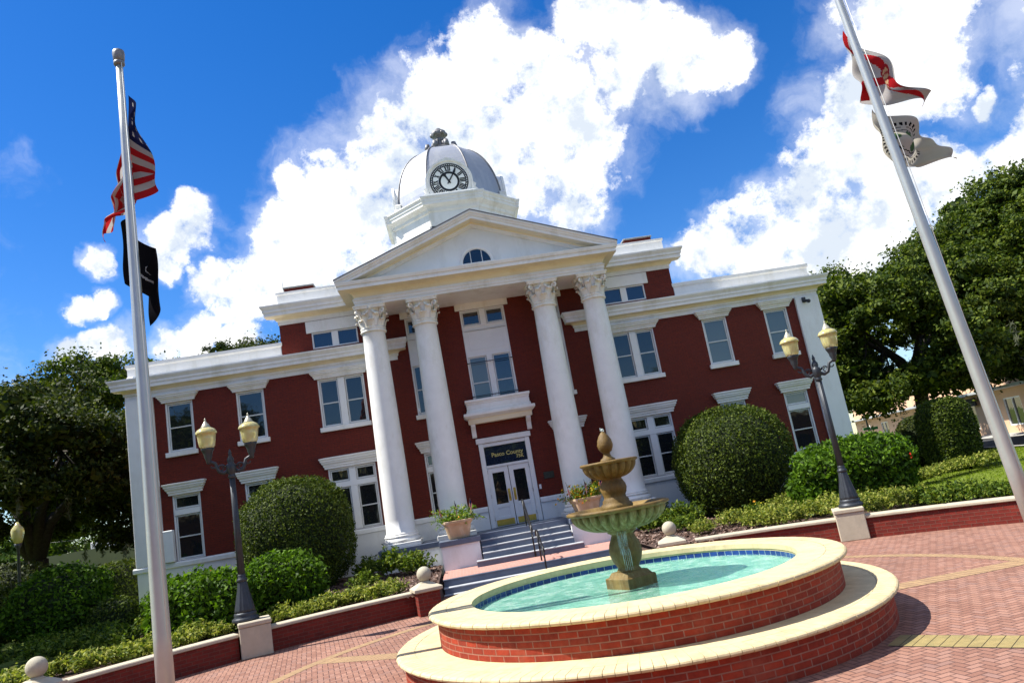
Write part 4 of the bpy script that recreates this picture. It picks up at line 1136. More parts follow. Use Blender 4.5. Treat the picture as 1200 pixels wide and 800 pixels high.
# ------------------------------------------------------------------ garden walls with ball piers and lamp pedestals
def garden_wall(name, a0, a1, label):
    W_ = thing(name, label, 'garden wall', (0, 0, 0), group='curved brick garden walls')
    n = max(6, int(abs(a1-a0)*40))
    MB().arc_sweep(AC, [(AR, 0), (AR, .44)], a0, a1, n).build('brickwork', M['wall_brick'], W_)
    s = MB(); p = [(AR+.02, .44), (AR-.035, .452), (AR-.045, .462), (AR-.045, .505), (AR-.03, .522), (AR+.26, .53), (AR+.26, .40)]
    s.arc_sweep(AC, p, a0, a1, n)
    s.build('cap', M['cap_stone'], W_)
    return W_
def ang(x): return math.acos((x-AC[0])/AR)
aL, aR_ = ang(-3.0), ang(3.35)
lampL, lampR = (-6.53, -10.30), (6.87, -10.06)
alL = math.atan2(lampL[1]-AC[1], lampL[0]-AC[0]); alR = math.atan2(lampR[1]-AC[1], lampR[0]-AC[0]); hp = .315/AR*.9
aB = math.atan2(-13.0-AC[1], -9.41-AC[0])
garden_wall('garden_wall', aL+.022, alL-hp, 'low curved brick wall between steps and left lamp, in shade')
garden_wall('garden_wall', alL+hp, aB-.02, 'low curved brick wall behind the tall left flagpole')
garden_wall('garden_wall', aB+.02, aB+.35, 'end of low brick wall past the lower-left stone ball')
garden_wall('garden_wall', alR+hp, aR_-.022, 'sunlit curved brick wall between fountain rim and right lamp')
garden_wall('garden_wall', alR-.62, alR-hp, 'sunlit curved brick wall right of the lamp, beside the lawn')
def pier(loc, rz, label):
    t = thing('ball_pier', label, 'pier', (*loc, 0), rz, 'brick piers with stone balls')
    s = MB()
    for (x0, y0, x1, y1) in ((-.26, -.26, .26, -.26), (.26, -.26, .26, .26), (.26, .26, -.26, .26), (-.26, .26, -.26, -.26)):
        s.add([(x0, y0, 0), (x1, y1, 0), (x1, y1, .52), (x0, y0, .52)], [(0, 1, 2, 3)], uvs=[[(0, 0), (.52, 0), (.52, .52), (0, .52)]])
    s.build('brickwork', M['wall_brick'], t)
    def q(h, z): return [(-h, -h, z), (h, -h, z), (h, h, z), (-h, h, z)]
    MB().loft([q(.30, .52), q(.33, .54), q(.33, .60), q(.31, .615), q(.15, .70), q(.13, .71)]).build('cap', M['cap_stone'], t)
    s = MB(); s.lathe([(.12, .70), (.13, .72), (.10, .735), (.09, .75)], 16); s.sphere((0, 0, .90), .172, 24, 16); s.build('stone_ball', M['ball_stone'], t)
    return t
pier((-2.98, -8.80), R(14), 'brick pier with stone ball left of the entrance steps')
pier((3.0, -8.75), R(-14), 'brick pier with stone ball half hidden behind fountain rim')
b = pier((-9.41, -13.0), R(52), 'brick pier with weathered stone ball in the lower left corner')

# ------------------------------------------------------------------ lamps
def ped(loc, rz, h, label):
    t = thing('lamp_pedestal', label, 'pedestal', (*loc, 0), rz, 'stone lamp pedestals')
    MB().bbox(-.315, .315, -.36, .36, 0, h-.10, .015).build('block', M['cap_stone'], t)
    MB().bbox(-.335, .335, -.38, .38, h-.10, h, .02).build('cap', M['cap_stone'], t)
    return t
ped((lampL[0]-.06, lampL[1]+.3), R(17), .72, 'buff stone block under the left twin lamp, shaded on its right')
ped((lampR[0]+.14, lampR[1]+.3), R(-24), .72, 'pale sunlit stone block under the right twin lamp')
def lamp(name, loc, rz, label, group):
    t = thing(name, label, 'street lamp', loc, rz, group)
    s = MB()
    s.lathe([(.27, 0), (.28, .03), (.27, .07), (.22, .10), (.235, .13), (.225, .17), (.20, .19)], 24)
    s.lathe([(.195, .18), (.19, .24), (.155, .42), (.115, .62), (.092, .78), (.085, .82)], 48, mod=lambda a, z: 1+.09*abs(math.cos(a*6)))
    s.lathe([(.09, .80), (.115, .83), (.105, .87), (.075, .90), (.085, .94), (.07, .97)], 24)
    s.build('base', M['lamp_iron'], t)
    s = MB(); s.lathe([(.070, .95), (.062, 2.0), (.054, 3.05)], 48, mod=lambda a, z: 1+.10*abs(math.cos(a*6)))
    s.lathe([(.058, 3.02), (.09, 3.05), (.075, 3.09), (.07, 3.12), (.10, 3.15), (.105, 3.30), (.09, 3.34), (.06, 3.36), (.075, 3.40), (.07, 3.46), (.035, 3.52), (.03, 3.55), (.04, 3.58), (.004, 3.68)], 16)
    s.build('pole', M['lamp_iron'], t)
    for sg in (-1, 1):
        s = MB()
        s.tube([(sg*.07, 0, 3.20), (sg*.16, 0, 3.16), (sg*.25, 0, 3.20), (sg*.29, 0, 3.30), (sg*.32, 0, 3.40), (sg*.40, 0, 3.44), (sg*.45, 0, 3.46)], [.045, .042, .040, .038, .036, .036, .036], 8)
        pa = []
        for i in range(14):
            th = 2.6*PI*i/13; r = .085*(1-.7*i/13); pa.append((sg*(.20-r*math.cos(th)), 0, 3.27+r*math.sin(th)))
        s.tube(pa, [.022-.0008*i for i in range(14)], 6)
        pa = [(sg*(.36+.05*math.cos(.4*i)), 0, 3.35-.05*math.sin(.4*i)) for i in range(10)]; s.tube(pa, .016, 5)
        s.lathe([(.035, 3.40), (.05, 3.44), (.06, 3.50), (.085, 3.56), (.085, 3.60), (.115, 3.68), (.135, 3.71), (.14, 3.75), (.12, 3.76)], 20, (sg*.45, 0))
        ar = s.build('arm', M['lamp_iron'], t)
        s = MB()
        s.lathe([(.135, 3.755), (.160, 3.79), (.175, 3.88), (.188, 3.99), (.198, 4.06), (.222, 4.072), (.228, 4.095), (.215, 4.125), (.18, 4.17), (.12, 4.205)], 48, (sg*.45, 0), mod=lambda a, z: 1+.02*abs(math.sin(a*8)))
        s.build('globe', M['globe'], ar)
        s = MB(); s.lathe([(.105, 4.20), (.105, 4.22), (.085, 4.25), (.06, 4.30), (.04, 4.315), (.035, 4.34), (.02, 4.35), (.018, 4.375), (.022, 4.39), (.003, 4.43)], 16, (sg*.45, 0)); s.build('globe_finial', M['globe_cap'], ar)
    return t
lamp('street_lamp', (lampL[0]-.23, lampL[1]+.32, .72), R(12), 'dark iron twin lamp with yellow globes before left wing', 'twin globe lamps by the fountain')
lamp('street_lamp', (lampR[0]+.26, lampR[1]+.32, .72), R(-25), 'dark iron twin lamp with yellow globes at right corner', 'twin globe lamps by the fountain')

# ------------------------------------------------------------------ flagpoles and flags
def flagpole(x, y, lean, H, label, group):
    t = thing('flagpole', label, 'flagpole', (x, y, 0), 0, group)
    n = 9; pa = [(lean*i/(n-1), 0, H*i/(n-1)) for i in range(n)]; ra = [.127-.074*(i/(n-1))**1.1 for i in range(n)]
    s = MB(); s.tube(pa, ra, 24); s.build('shaft', M['aluminium'], t)
    s = MB(); s.lathe([(.26, 0), (.26, .03), (.20, .07), (.17, .09), (.15, .16)], 24); s.build('collar', M['aluminium'], t)
    s = MB(); s.lathe([(.055, H-.02), (.085, H), (.085, H+.05), (.075, H+.06)], 16, (lean, 0)); s.lathe([(.06, H+.05), (.085, H+.08), (.095, H+.20), (.088, H+.25), (.06, H+.27)], 16, (lean, 0)); s.build('truck', M['finial'], t)
    s = MB(); s.tube([(lean*.25+.12, -.12, H*.12), (lean*.6+.085, -.09, H*.6), (lean+.06, -.06, H)], .006, 5); s.build('halyard', M['sash'], t)
    return t
flagpole(-6.33, -15.6, .0, 10.30, 'tall aluminium flagpole before left wing, carrying red striped flag', 'courthouse flagpoles')
flagpole(6.98, -15.6, -.86, 11.6, 'leaning tall aluminium flagpole on the right before the oaks', 'courthouse flagpoles')

def cloth(name, nu, nv, pos, paint, mats, label, cat, thick=.0):
    s = MB(); v = [pos(i/nu, j/nv) for i in range(nu+1) for j in range(nv+1)]
    for i in range(nu):
        for j in range(nv):
            s.add([], [])
            k = len(s.f); s.f.append((i*(nv+1)+j, (i+1)*(nv+1)+j, (i+1)*(nv+1)+j+1, i*(nv+1)+j+1)); s.m.append(paint((i+.5)/nu, (j+.5)/nv)); s.sm.append(True); s.uv.append(None)
    s.v = v
    o = s.build(name, mats)
    return tag(o, label, cat)
def fabric(name, col, trans=.45):
    t = NT(name); o = t.coord('Object'); n_ = t.noise(o, 3, 4)
    c = t.ramp(n_, [(.3, tuple(x*.9 for x in col)), (.7, col)])
    d = t.n('ShaderNodeBsdfDiffuse'); tl = t.n('ShaderNodeBsdfTranslucent'); t.l(c, d.inputs[0]); t.l(c, tl.inputs[0])
    m = t.n('ShaderNodeMixShader'); m.inputs[0].default_value = trans; t.l(d.outputs[0], m.inputs[1]); t.l(tl.outputs[0], m.inputs[2]); t.l(m.outputs[0], t.out.inputs[0]); return t.mat
FR, FW, FB, FK = fabric('flag_red', (.42, .018, .022)), fabric('flag_white', (.44, .42, .40)), fabric('flag_blue', (.018, .022, .075)), fabric('flag_black', (.010, .010, .012), .15)
FC_, FG = fabric('flag_cream', (.47, .44, .37)), fabric('flag_green', (.07, .13, .06))
FD = fabric('flag_maroon', (.30, .02, .03)); FT_ = fabric('flag_tan', (.52, .36, .20)); FGY = fabric('flag_grey', (.5, .5, .48))
px, py = -6.33, -15.6
def us(u, v):
    # limp flag: one fold swings out to the right of the pole, the fly end hangs down on the left
    top, h = 9.88, 1.60
    if u < .42:
        q = math.sin(PI*u/.42); lat = .40*q*(.25+.75*v)+.05*math.sin(v*9+u*14)*q; dep = .17+.10*u+.06*math.cos(v*6+u*10)
        dz = .42*math.sin(PI*u/.84)*(1-.3*v)
    else:
        q = (u-.42)/.58; lat = -(.18+.34*v)*min(1, 1.8*q)+.05*math.sin(q*8+v*4)*q; dep = .21+.10*math.cos(v*15+q*3)+.03*q
        dz = .42+1.55*q-.75*q*v*h*.9
    return (px+.02+lat, py+dep, top-v*h-dz+.03*math.sin(u*13+v*5))
def us_p(u, v):
    if u < .40 and v < 7/13:
        cu, cv = (u/.40*11), (v/(7/13)*9)
        return 2 if not (int(cu) % 2 == 1 and int(cv) % 2 == 1 and abs(cu % 1-.5) < .36 and abs(cv % 1-.5) < .36) else 1
    return 0 if int(v*13) % 2 == 0 else 1
cloth('flag', 110, 78, us, us_p, [FR, FW, FB], 'limp red and white striped flag with starred blue canton', 'flag')
def pow_(u, v):
    top, h = 7.75, .95
    sw = math.sin(u*PI*1.9+.3)
    return (px+.03-.24*sw+.05*u, py+.17+.08*math.cos(u*PI*3.8)+.04*math.sin(v*6), top-v*h-.95*u+.04*math.sin(u*9+v*4))
def pow_p(u, v):
    d = math.hypot((u-.55)*1.5, v-.50)
    return 1 if (.20 < d < .245 and v > .42) or (d < .10 and v > .4) else 0
cloth('flag', 80, 50, pow_, pow_p, [FK, FW], 'black banner with faint white emblem hanging below the striped flag', 'flag')
rx = lambda z: 6.98-.86*z/11.6
def fl(u, v):
    z = 9.52-v*1.45
    x = rx(9.52-v*1.45*(1-.8*u))+.02+1.15*u-.46*math.sin(min(1, u/.36)*PI)*(v**.9)*(1-.25*v)
    zz = 9.52-v*1.45*(1-.78*u)-1.30*u**1.1+.04*math.sin(u*9+v*4)*u
    return (x+.05*math.sin(v*11+u*4)*u, -15.6+.20+.20*math.sin(u*9+v*4.2)*(.3+u)+.07*math.sin(v*13+u*3)+.05*u, zz)
def fl_p(u, v):
    if math.hypot((u-.5)*1.45, v-.5) < .20: return 3 if math.hypot((u-.5)*1.45, v-.5) > .16 or (int(u*40)+int(v*30)) % 3 == 0 else 2
    if abs(u-v) < .085 or abs(u-(1-v)) < .085: return 0
    return 1
cloth('flag', 70, 60, fl, fl_p, [FR, FW, FT_, FD], 'white flag with red diagonal cross waving on leaning pole', 'flag')
def co(u, v):
    z = 7.92-v*1.2
    x = rx(7.92-v*1.2*(1-.4*u))+.02+.98*u-.24*math.sin(min(1, u/.36)*PI)*(.3+.7*v)
    zz = 7.92-v*1.2*(1-.42*u)-.55*u+.03*math.sin(u*8+v*3)*u
    y = -15.6+.20+.19*math.sin(u*8+v*4.0)*(.3+u)+.06*math.sin(v*12-u*4)
    if v > .86: y -= .25*(v-.86)/.14*u; 
    return (x, y, zz)
def co_p(u, v):
    d = math.hypot((u-.42)*1.1, v-.48); an = math.atan2(v-.48, (u-.42)*1.1)
    if .30 < d < .355 and int((an+PI)*11) % 2 == 0: return 1
    if d < .19 and (math.sin(u*31)+math.sin(v*27+u*9)) > .35: return 2
    if .20 < d < .215 or .265 < d < .275: return 1
    return 0
cloth('flag', 84, 76, co, co_p, [FC_, FK, FG], 'cream county flag with dotted seal ring on leaning pole', 'flag')

# ------------------------------------------------------------------ planters on the portico pedestals
def planter(loc, label, flower, seed):
    t = thing('flower_planter', label, 'planter', loc, .1, 'planters beside the entrance steps')
    s = MB(); n = 4
    def q(h, z, r=.08):
        p = []
        for k, (sx, sy) in enumerate(((1, 1), (-1, 1), (-1, -1), (1, -1))):
            for i in range(4):
                a = PI/2*k+PI/2*i/3; p.append((sx*(h-r)+r*math.cos(a), sy*(h-r)+r*math.sin(a), z))
        return p
    s.loft([q(.30, 0), q(.32, .04), q(.40, .42), q(.43, .46), q(.46, .50), q(.46, .56), q(.44, .57), q(.40, .565), q(.39, .48)])
    s.build('pot', M['terracotta'], t)
    r = np.random.default_rng(seed); pts = []
    for _ in range(95):
        a = r.uniform(0, 2*PI); d = r.uniform(.05, .42); b = np.array([d*math.cos(a), d*math.sin(a), .52])
        tip = np.array([math.cos(a)*(d+r.uniform(.15, .62)), math.sin(a)*(d+r.uniform(.05, .30)), .52+r.uniform(-.15, .50)])
        for q_ in range(26): 
            u = r.uniform(0, 1); pts.append(b*(1-u)+tip*u+np.array([0, 0, .12*math.sin(u*PI)])+r.normal(0, .022, 3))
    link_mesh('foliage', leaf_mesh('foliage', pts, .085, M['low_bright'], bias=.4, aspect=.35), t)
    fp = [p+r.normal(0, .03, 3) for p in pts if r.uniform() < flower]
    if fp: link_mesh('blossoms', leaf_mesh('blossoms', fp, .06, M['flower_mix'], bias=.3, aspect=.9), t)
    return t
M['low_bright'] = leaf_mat('planter_leaf', [(.06, .13, .015), (.11, .20, .02), (.18, .29, .03), (.26, .33, .05)], .35)
planter((-2.08, -2.55, ZP), 'square clay planter of trailing greenery left of entrance steps', .03, 5)
planter((2.12, -2.55, ZP), 'square clay planter of yellow flowers right of entrance steps', .28, 6)
def hand_flag(x, y, z, dx, lab, grp='small flags stuck in the planters'):
    t = thing('hand_flag', lab, 'flag', (x, y, z), 0, grp)
    s = MB(); s.tube([(0, 0, 0), (dx, -.05, .52)], .006, 5); s.build('stick', M['bark'], t)
    s = MB(); nu, nv = 15, 13
    v = []
    for i in range(nu+1):
        for j in range(nv+1):
            u, w = i/nu, j/nv; k = .50-.20*w
            v.append((dx*k/.52+.04*math.sin(u*5)*u+.05*u, -.05*k/.52-.03*u+.03*math.sin(u*7), k-.30*u**.9*.95))
    s.v = v
    for i in range(nu):
        for j in range(nv):
            s.f.append((i*(nv+1)+j, (i+1)*(nv+1)+j, (i+1)*(nv+1)+j+1, i*(nv+1)+j+1)); u, w = (i+.5)/nu, (j+.5)/nv
            s.m.append(2 if u < .4 and w < .54 else (0 if int(w*13) % 2 == 0 else 1)); s.sm.append(True); s.uv.append(None)
    s.build('cloth', [FR, FW, FB], t)
for x, dx, q in ((-2.50, -.10, 'leaning left in the left clay planter'), (-2.08, .02, 'upright in the middle of the left clay planter'), (-1.72, .16, 'leaning right in the left clay planter')):
    hand_flag(x, -2.99, ZP+.66, dx, 'tiny striped flag on a stick '+q)
for x, dx, q in ((1.62, -.10, 'leaning left among yellow flowers'), (2.10, .02, 'upright among the yellow flowers'), (2.52, .12, 'leaning right among yellow flowers')):
    hand_flag(x, -2.99, ZP+.62, dx, 'tiny striped flag on a stick '+q)

# ------------------------------------------------------------------ handrails
def rail(pts, posts, label):
    t = thing('handrail', label, 'handrail', (0, 0, 0), 0, 'black iron handrails on the steps')
    MB().tube(pts, .026, 8).build('top_rail', M['black_iron'], t)
    low = [(p[0], p[1], p[2]-.32) for p in pts[1:-1]]
    if len(low) > 1: MB().tube(low, .016, 6).build('lower_rail', M['black_iron'], t)
    for (x, y, z0, z1) in posts: MB().tube([(x, y, z0), (x, y, z1)], .024, 8).build('post', M['black_iron'], t)
rail([(.12, -2.02, 2.02), (.12, -2.15, 2.10), (.12, -2.45, 2.10), (.12, -3.75, 1.36), (.12, -3.95, 1.30), (.12, -4.0, 1.15)], [(.12, -2.3, ZP, 2.1), (.12, -3.72, .38, 1.38)], 'upper black handrail running down from the entrance doors')
rail([(.14, -4.75, 1.05), (.14, -4.85, 1.22), (.14, -5.3, 1.22), (.14, -6.0, .86), (.14, -6.25, .80), (.14, -6.3, .68)], [(.14, -5.2, .38, 1.22), (.14, -6.15, 0, .83)], 'lower black handrail between brick landing and plaza')
# ------------------------------------------------------------------ plants
def vnoise(P, f, seed):
    """cheap smooth value noise for arrays of points: a sum of sines"""
    r = np.random.default_rng(seed); o = np.zeros(len(P))
    for k in range(6):
        d = r.normal(size=3)*f*(1+.5*k); o += np.sin(P@d+r.uniform(0, 6.28))/(1+.5*k)
    return o/2.5
def shell(n, half, e, seed, rough=.06, f=2.0, zmin=-1.0, depth=.12, stray=.035):
    """points and normals near the surface of a super-ellipsoid"""
    r = np.random.default_rng(seed)
    d = r.normal(size=(n, 3)); d /= np.linalg.norm(d, axis=1)[:, None]
    k = (np.abs(d)**e).sum(1)**(-1/e)
    S = d*k[:, None]
    S[:, 2] = np.maximum(S[:, 2], zmin)
    nrm = np.sign(d)*np.abs(S)**(e-1)/np.array(half); nrm /= np.linalg.norm(nrm, axis=1)[:, None]+1e-9
    q = S*np.array(half)
    q = q*(1+rough*vnoise(q, f, seed+1))[:, None]
    q = q-nrm*(depth*r.uniform(0, 1, n)**1.6)[:, None]*np.array(half).min()+nrm*(r.uniform(0, 1, n)**6*stray)[:, None]
    return q, nrm
def core_geo(half, e, k, zmin=-1.0):
    V = []; F = []; n, m = 20, 12
    for i in range(m+1):
        t = -PI/2+PI*i/m
        for j in range(n):
            a = 2*PI*j/n; d = np.array([math.cos(t)*math.cos(a), math.cos(t)*math.sin(a), math.sin(t)])
            q = d*((np.abs(d)**e).sum()**(-1/e)); q[2] = max(q[2], zmin); V.append(q*np.array(half)*k)
    for i in range(m):
        for j in range(n): F.append((i*n+j, i*n+(j+1) % n, (i+1)*n+(j+1) % n, (i+1)*n+j))
    return V, F
def bush(name, label, cat, loc, half, e, n, size, mat, seed, rz=0., rough=.06, f=2.0, group=None, flowers=0, bias=.45, aspect=.5, depth=.14, zmin=-1.0, corek=.86, stray=.05):
    t = thing(name, label, cat, loc, rz, group)
    P, N_ = shell(n, half, e, seed, rough, f, zmin, depth, .17 if mat is M['hib'] else stray); P[:, 2] += half[2]
    link_mesh('foliage', leaf_mesh('foliage', P, size, mat, N_, bias, aspect), t)
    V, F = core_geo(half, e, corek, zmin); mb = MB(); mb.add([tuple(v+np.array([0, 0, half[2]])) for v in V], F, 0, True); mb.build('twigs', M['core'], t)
    if flowers:
        r = np.random.default_rng(seed+9); i = r.integers(0, n, flowers)
        for k in i:
            s = P[k]+N_[k]*.06; pp = np.repeat(s[None], 7, 0)+r.normal(0, .03, (7, 3))
            link_mesh('flower', leaf_mesh('flower', pp, .11, M['flower_red'], np.repeat(N_[k][None], 7, 0), .3, .8), t)
    return t
G1 = 'clipped dome bushes by the facade'
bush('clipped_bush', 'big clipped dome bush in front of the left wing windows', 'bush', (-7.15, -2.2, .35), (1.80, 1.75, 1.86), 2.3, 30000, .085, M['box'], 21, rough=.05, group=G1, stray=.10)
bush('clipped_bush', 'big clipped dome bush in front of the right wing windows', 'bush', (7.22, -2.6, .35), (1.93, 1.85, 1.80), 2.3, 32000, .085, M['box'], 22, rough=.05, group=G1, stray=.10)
G2 = 'hibiscus hedges'
bush('hibiscus_hedge', 'hibiscus hedge with a red flower left of the left lamp', 'hedge', (-8.15, -8.25, .38), (1.30, .85, .68), 3.0, 11500, .125, M['hib'], 31, rough=.17, f=2.6, flowers=2, group=G2)
bush('hibiscus_hedge', 'rounded hibiscus bush right behind the left lamp pole', 'hedge', (-6.55, -7.3, .40), (.95, .85, .72), 2.6, 8000, .12, M['hib'], 32, rough=.16, f=2.6, flowers=1, group=G2)
bush('hibiscus_hedge', 'bright hibiscus hedge behind the right lamp at the building corner', 'hedge', (9.30, -6.2, .36), (1.62, .95, .92), 2.9, 15000, .14, M['hib'], 33, rough=.15, f=2.4, flowers=2, group=G2)
bush('hibiscus_hedge', 'large dark hedge with sunlit top at the far left edge', 'hedge', (-13.75, -3.4, .40), (1.32, 1.1, 1.02), 2.6, 9000, .13, M['hib'], 34, rough=.14, f=2.2, flowers=1, group=G2)
bush('hibiscus_hedge', 'dark shaded hedge cut by the left picture edge under oaks', 'hedge', (-16.6, -3.0, .38), (1.15, 1.1, 1.05), 2.5, 6000, .13, M['box'], 35, rough=.1, group=G2)
bush('clipped_shrub', 'squarish dark shrub against the left building corner', 'bush', (-14.35, 1.8, .40), (.85, .8, 1.0), 3.4, 5500, .10, M['box'], 36, rough=.07)
bush('clipped_shrub', 'small low dark shrub with a stem below the left corner', 'bush', (-12.0, -4.2, .40), (.62, .6, .50), 2.6, 3200, .09, M['box'], 37, rough=.10)
bush('clipped_shrub', 'small dark shrub behind the left flagpole near the wall', 'bush', (-11.3, -2.6, .40), (.55, .5, .42), 2.6, 3600, .09, M['hib'], 38, rough=.10)
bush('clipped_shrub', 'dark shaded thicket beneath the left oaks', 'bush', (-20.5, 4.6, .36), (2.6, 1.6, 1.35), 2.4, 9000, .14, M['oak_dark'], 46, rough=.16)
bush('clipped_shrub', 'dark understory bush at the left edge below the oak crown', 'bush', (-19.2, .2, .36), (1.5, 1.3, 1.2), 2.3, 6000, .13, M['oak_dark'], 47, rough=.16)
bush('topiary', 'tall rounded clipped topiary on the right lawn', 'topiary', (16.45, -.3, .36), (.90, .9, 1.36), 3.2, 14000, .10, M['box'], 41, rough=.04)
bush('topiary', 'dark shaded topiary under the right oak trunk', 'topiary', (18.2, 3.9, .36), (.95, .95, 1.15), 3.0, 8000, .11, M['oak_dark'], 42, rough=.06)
bush('clipped_shrub', 'low dark shrub at the right building corner by the street', 'bush', (15.3, 7.5, .36), (1.5, .9, .65), 3.0, 5000, .11, M['box'], 43, rough=.08)
bush('clipped_shrub', 'potted spiky shrub by the kerb behind the right flagpole', 'bush', (26.4, 7.0, .34), (.7, .7, .75), 2.2, 3000, .16, M['box'], 44, rough=.2, aspect=.2)

def sprig(P, c, r_, h, n, rr, up=.6):
    """low bushy clump: leaves along short arching stems"""
    for _ in range(n):
        a = rr.uniform(0, 6.283); d = r_*rr.uniform(.15, 1.0); hh = h*(1-.45*(d/r_)**2)*rr.uniform(.65, 1.1)
        tip = np.array([c[0]+d*math.cos(a), c[1]+d*math.sin(a), c[2]+hh]); b = np.array([c[0]+.25*d*math.cos(a), c[1]+.25*d*math.sin(a), c[2]])
        for u in rr.uniform(.35, 1.0, 9): P.append(b*(1-u)+tip*u+rr.normal(0, .018, 3))
def clump(label, x, y, r_, h, n, size, mat, seed, flowers=0, grp='low shrubs in the mulch beds', aspect=.42):
    rr = np.random.default_rng(seed); P = []
    t = thing('low_shrub', label, 'shrub', (x, y, bedz(x, y)), 0, grp)
    sprig(P, (0, 0, 0), r_, h, n, rr)
    link_mesh('foliage', leaf_mesh('foliage', P, size, mat, bias=.45, aspect=aspect), t)
    if flowers:
        Q = [P[i]+np.array([0, 0, .05]) for i in rr.integers(0, len(P), flowers)]
        link_mesh('blossoms', leaf_mesh('blossoms', Q, .07, M['flower_mix'], bias=.3, aspect=.9), t)
clump('glossy dark green shrub under the first white column', -4.25, -3.1, .75, .95, 170, .13, M['low'], 51)
clump('leafy green shrub left of the white entrance pedestal', -3.45, -3.5, .65, .70, 150, .12, M['low'], 52)
clump('small bright shrub in mulch between dome bush and ball pier', -4.9, -4.9, .55, .50, 120, .10, M['low'], 53)
clump('small pale shrub at the foot of the left dome bush', -6.35, -5.2, .45, .55, 90, .10, M['var'], 54)
clump('low leafy shrub on mulch behind the right ball pier', 3.75, -4.0, .60, .62, 150, .11, M['low'], 61)
clump('mid green shrub between the right pedestal and the dome bush', 4.5, -2.6, .70, .75, 150, .12, M['low'], 62)
clump('small variegated shrub close behind the right curved wall cap', 4.4, -6.9, .45, .38, 110, .085, M['var'], 63)
clump('dark low shrub against the white base left of the columns', -5.1, -2.1, .55, .70, 120, .12, M['low'], 55)
clump('green shrub behind the right ball pier near the wall', 4.35, -5.4, .60, .50, 130, .095, M['low'], 56)
clump('dark leafy shrub at the left foot of the right dome bush', 4.95, -3.6, .75, .75, 170, .12, M['low'], 57)
clump('pale variegated shrub in front of the right dome bush', 5.45, -6.3, .60, .48, 150, .085, M['var'], 58)
clump('dark green clump with a few orange flowers on the right bed', 6.25, -5.9, .45, .55, 90, .10, M['low'], 59, flowers=14)
clump('bright low shrub between right dome bush and hibiscus hedge', 7.4, -5.4, .70, .55, 170, .09, M['var'], 60)
def cover(name, label, spots, size, mat, seed):
    rr = np.random.default_rng(seed); P = []
    for (x, y, r_, h, n) in spots: sprig(P, (x, y, bedz(x, y)), r_, h, n, rr)
    tag(link_mesh(name, leaf_mesh(name, P, size, mat, bias=.45, aspect=.42)), label, 'ground cover', kind='stuff')
def arc_spots(x0, x1, n, r0, r1, rad, h, k, seed):
    rr = np.random.default_rng(seed); o = []
    for x in np.linspace(x0, x1, n):
        a = math.acos((x-AC[0])/AR); q = rr.uniform(r0, r1); o.append((AC[0]+q*math.cos(a), AC[1]+q*math.sin(a), rad*rr.uniform(.8, 1.2), h*rr.uniform(.8, 1.25), k))
    return o
cover('groundcover', 'variegated yellow green ground cover along the left curved wall', arc_spots(-6.0, -3.5, 16, 13.5, 14.3, .42, .36, 70, 1), .085, M['var'], 2)
cover('groundcover', 'grassy ground cover below the hedge behind the left flagpole', arc_spots(-10.0, -6.9, 26, 13.4, 14.6, .45, .36, 60, 3), .10, M['var'], 4)
cover('groundcover', 'shaded green ground cover across the far left bed', [(random.uniform(-13.5, -8.5), random.uniform(-8.5, -2.5), .55, .42, 55) for _ in range(46)], .11, M['low'], 5)
cover('groundcover', 'yellow green ground cover along the right curved wall', arc_spots(5.0, 7.9, 24, 13.6, 15.4, .5, .46, 80, 6), .085, M['var'], 7)
cover('groundcover', 'pale variegated ground cover in front of the right topiary', [(random.uniform(10.8, 15.9), 0, .5, .5, 75) for _ in range(0)]+[(11.3+.30*i+random.uniform(-.2, .2), -4.5+.165*i+random.uniform(-.35, .35), .5, .42, 80) for i in range(22)], .10, M['var'], 8)
cover('groundcover', 'dark green ground cover along the wall right of the lamp', arc_spots(8.0, 10.9, 26, 13.5, 14.5, .45, .40, 75, 9), .10, M['low'], 10)
rr = np.random.default_rng(77); n = 42000
xs = rr.uniform(8.5, 26, n); ys = rr.uniform(-13, 9, n)
P = np.stack([xs, ys, np.array([lawnz(a, b) for a, b in zip(xs, ys)])+.03], 1)
P = P[[(math.hypot(a-AC[0], b-AC[1]) > 13.3) for a, b in zip(xs, ys)]]
tg = rr.normal(size=(len(P), 3)); tg[:, 2] = 0
tag(link_mesh('grass', leaf_mesh('grass', P, .10, M['grass'], tg, .75, .16)), 'short green grass blades on the right lawn', 'grass', kind='stuff')

